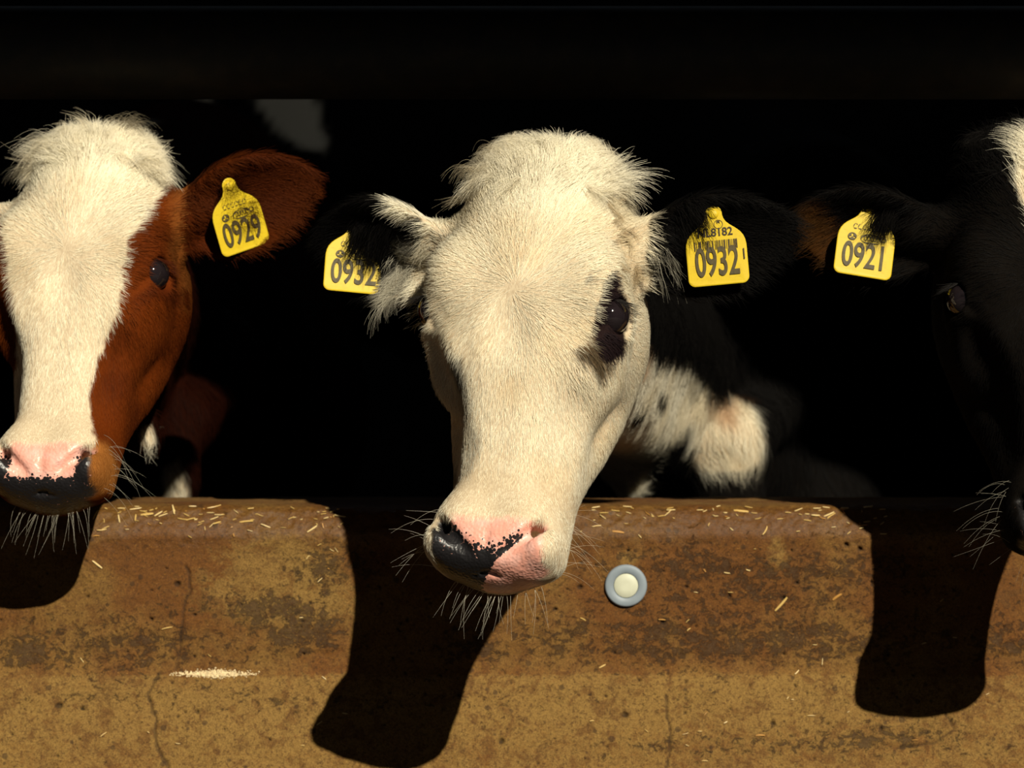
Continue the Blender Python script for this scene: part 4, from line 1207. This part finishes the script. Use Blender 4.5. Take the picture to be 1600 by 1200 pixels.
for i_ in range(150):
    x = random.choice((random.uniform(140, 535), random.uniform(895, 1385), random.uniform(140, 535), random.uniform(895, 1385)))
    if 595 < x < 890: continue
    put_straw(x, 792 + abs(random.gauss(0, 22)) % 48, random.choice((4, 5, 6, 8, 8, 10, 12, 15)), random.uniform(-0.9, 0.9) if random.random() < 0.75 else random.uniform(0, 3.14),
              'small straw flake stuck on the muddy nosing of the wall', 'straw flakes on the nosing')
for i_ in range(45):
    x = random.choice((random.uniform(470, 540), random.uniform(1050, 1330), random.uniform(10, 480), random.uniform(730, 1600)))
    put_straw(x, random.uniform(850, 1190), random.choice((5, 6, 8, 10)), random.uniform(-1, 1),
              'small straw flake stuck on the stained wall face', 'straw flakes on the wall face')
# meal scattered along the crease
v_, f_ = [], []
for i_ in range(900):
    t = random.gauss(0, 0.4)
    if abs(t) > 1: continue
    px_, py_ = 335 + 70 * t, 1053 + random.gauss(0, 3.0) * (1 - 0.5 * abs(t))
    h = wall_bvh.ray_cast(cam_o, (Vector(P(px_, py_, 0)) - cam_o).normalized())
    if h[0] is None: continue
    c = np.array(h[0]); r = random.uniform(0.0004, 0.0011); b = len(v_)
    for dx in ((1, 0, 0), (-1, 0, 0), (0, 1, 0), (0, -1, 0), (0, 0, 1), (0, 0, -1)):
        v_.append(tuple(c + np.array(dx) * r * random.uniform(0.6, 1.3)))
    for t3 in ((0, 2, 4), (2, 1, 4), (1, 3, 4), (3, 0, 4), (2, 0, 5), (1, 2, 5), (3, 1, 5), (0, 3, 5)): f_.append(tuple(b + q for q in t3))
me = bpy.data.meshes.new('meal'); me.from_pydata(v_, [], f_)
tag(link('feed_meal', me, mat=plain('meal', (0.62, 0.50, 0.30), 0.8, 0.3, 400)), 'pale strip of crumbled feed caught in the crease', 'feed', kind='stuff')

# ------------------------------------------------------------------ cows standing behind
def back_coat(polys, dark=BLACK):
    def fn(p, loc=None):
        u, v = UV(p)
        c = np.broadcast_to(dark, p.shape)
        for q in polys: c = mixc(c, WHITE, mask(u, v, q, p, 4, 10, 12))
        return c
    return fn
def far_cow(chest, hip, neck0, headpx, coat, label, pose=(0, 40, 0)):
    root = bpy.data.objects.new('cow', None); COL.objects.link(root); root.location = (chest[0], chest[1], 0)
    bpy.context.view_layer.update()
    tag(root, label, 'cow', 'cows in the dark barn')
    lo = np.minimum(np.minimum(chest, hip), headpx) - 0.55; hi_ = np.maximum(np.maximum(chest, hip), headpx) + 0.55
    F = Field(np.arange(lo[0], hi_[0], 0.014), np.arange(lo[1], hi_[1], 0.014), np.arange(-0.02, 1.6, 0.014))
    cow_body(F, neck0, chest, hip, None, 1.1)
    R = frame(*pose)
    cow_head(F, (R, np.asarray(headpx, float), 1.0), [dict(s=-1, u=(-1, 0.15, 0.1), n=(0, -1, -0.5), W=0.05), dict(s=1, u=(1, 0.15, 0.1), n=(0, -1, -0.5), W=0.05)], False)
    v, f = F.mesh()
    me = mesh_np('body', v, f); set_attr(me, 'coat', coat(v), 'POINT', 'FLOAT_COLOR')
    z0 = np.zeros(len(v)); set_attr(me, 'pad', z0); set_attr(me, 'padblack', z0)
    b = link('body', me, root, M_HIDE); b.matrix_parent_inverse = root.matrix_world.inverted()
    for sg in (-1, 1):
        e = link('eye', sphere_mesh('eye', 0.02), root, M_EYE)
        e.location = (np.array((sg * 0.076, 0.042, -0.013)) @ R.T + headpx) - np.array(root.location)

far_cow(np.array((-0.28, 2.7, 1.00)), np.array((-1.35, 2.9, 1.06)), np.array((0.02, 2.50, 1.0)), np.array((-0.02, 2.32, 0.84)),
        back_coat([[(395, 150), (490, 150), (512, 235), (470, 230), (430, 200)], [(300, 150), (330, 150), (352, 225), (330, 215)], [(200, -40), (380, -40), (380, 6), (200, 2)]]),
        'dark cow far inside the barn, grey-white flank patches above the brown ear')
far_cow(np.array((0.92, 3.0, 1.02)), np.array((2.1, 3.2, 1.06)), np.array((0.58, 2.8, 1.0)), np.array((0.50, 2.6, 0.90)),
        back_coat([[(1145, 150), (1172, 150), (1192, 250), (1160, 220)], [(880, -60), (1130, -60), (1145, 12), (880, 9)], [(740, 150), (775, 150), (760, 205), (740, 200)]]),
        'dark cow far inside the barn, thin pale patch above the right yellow tag')
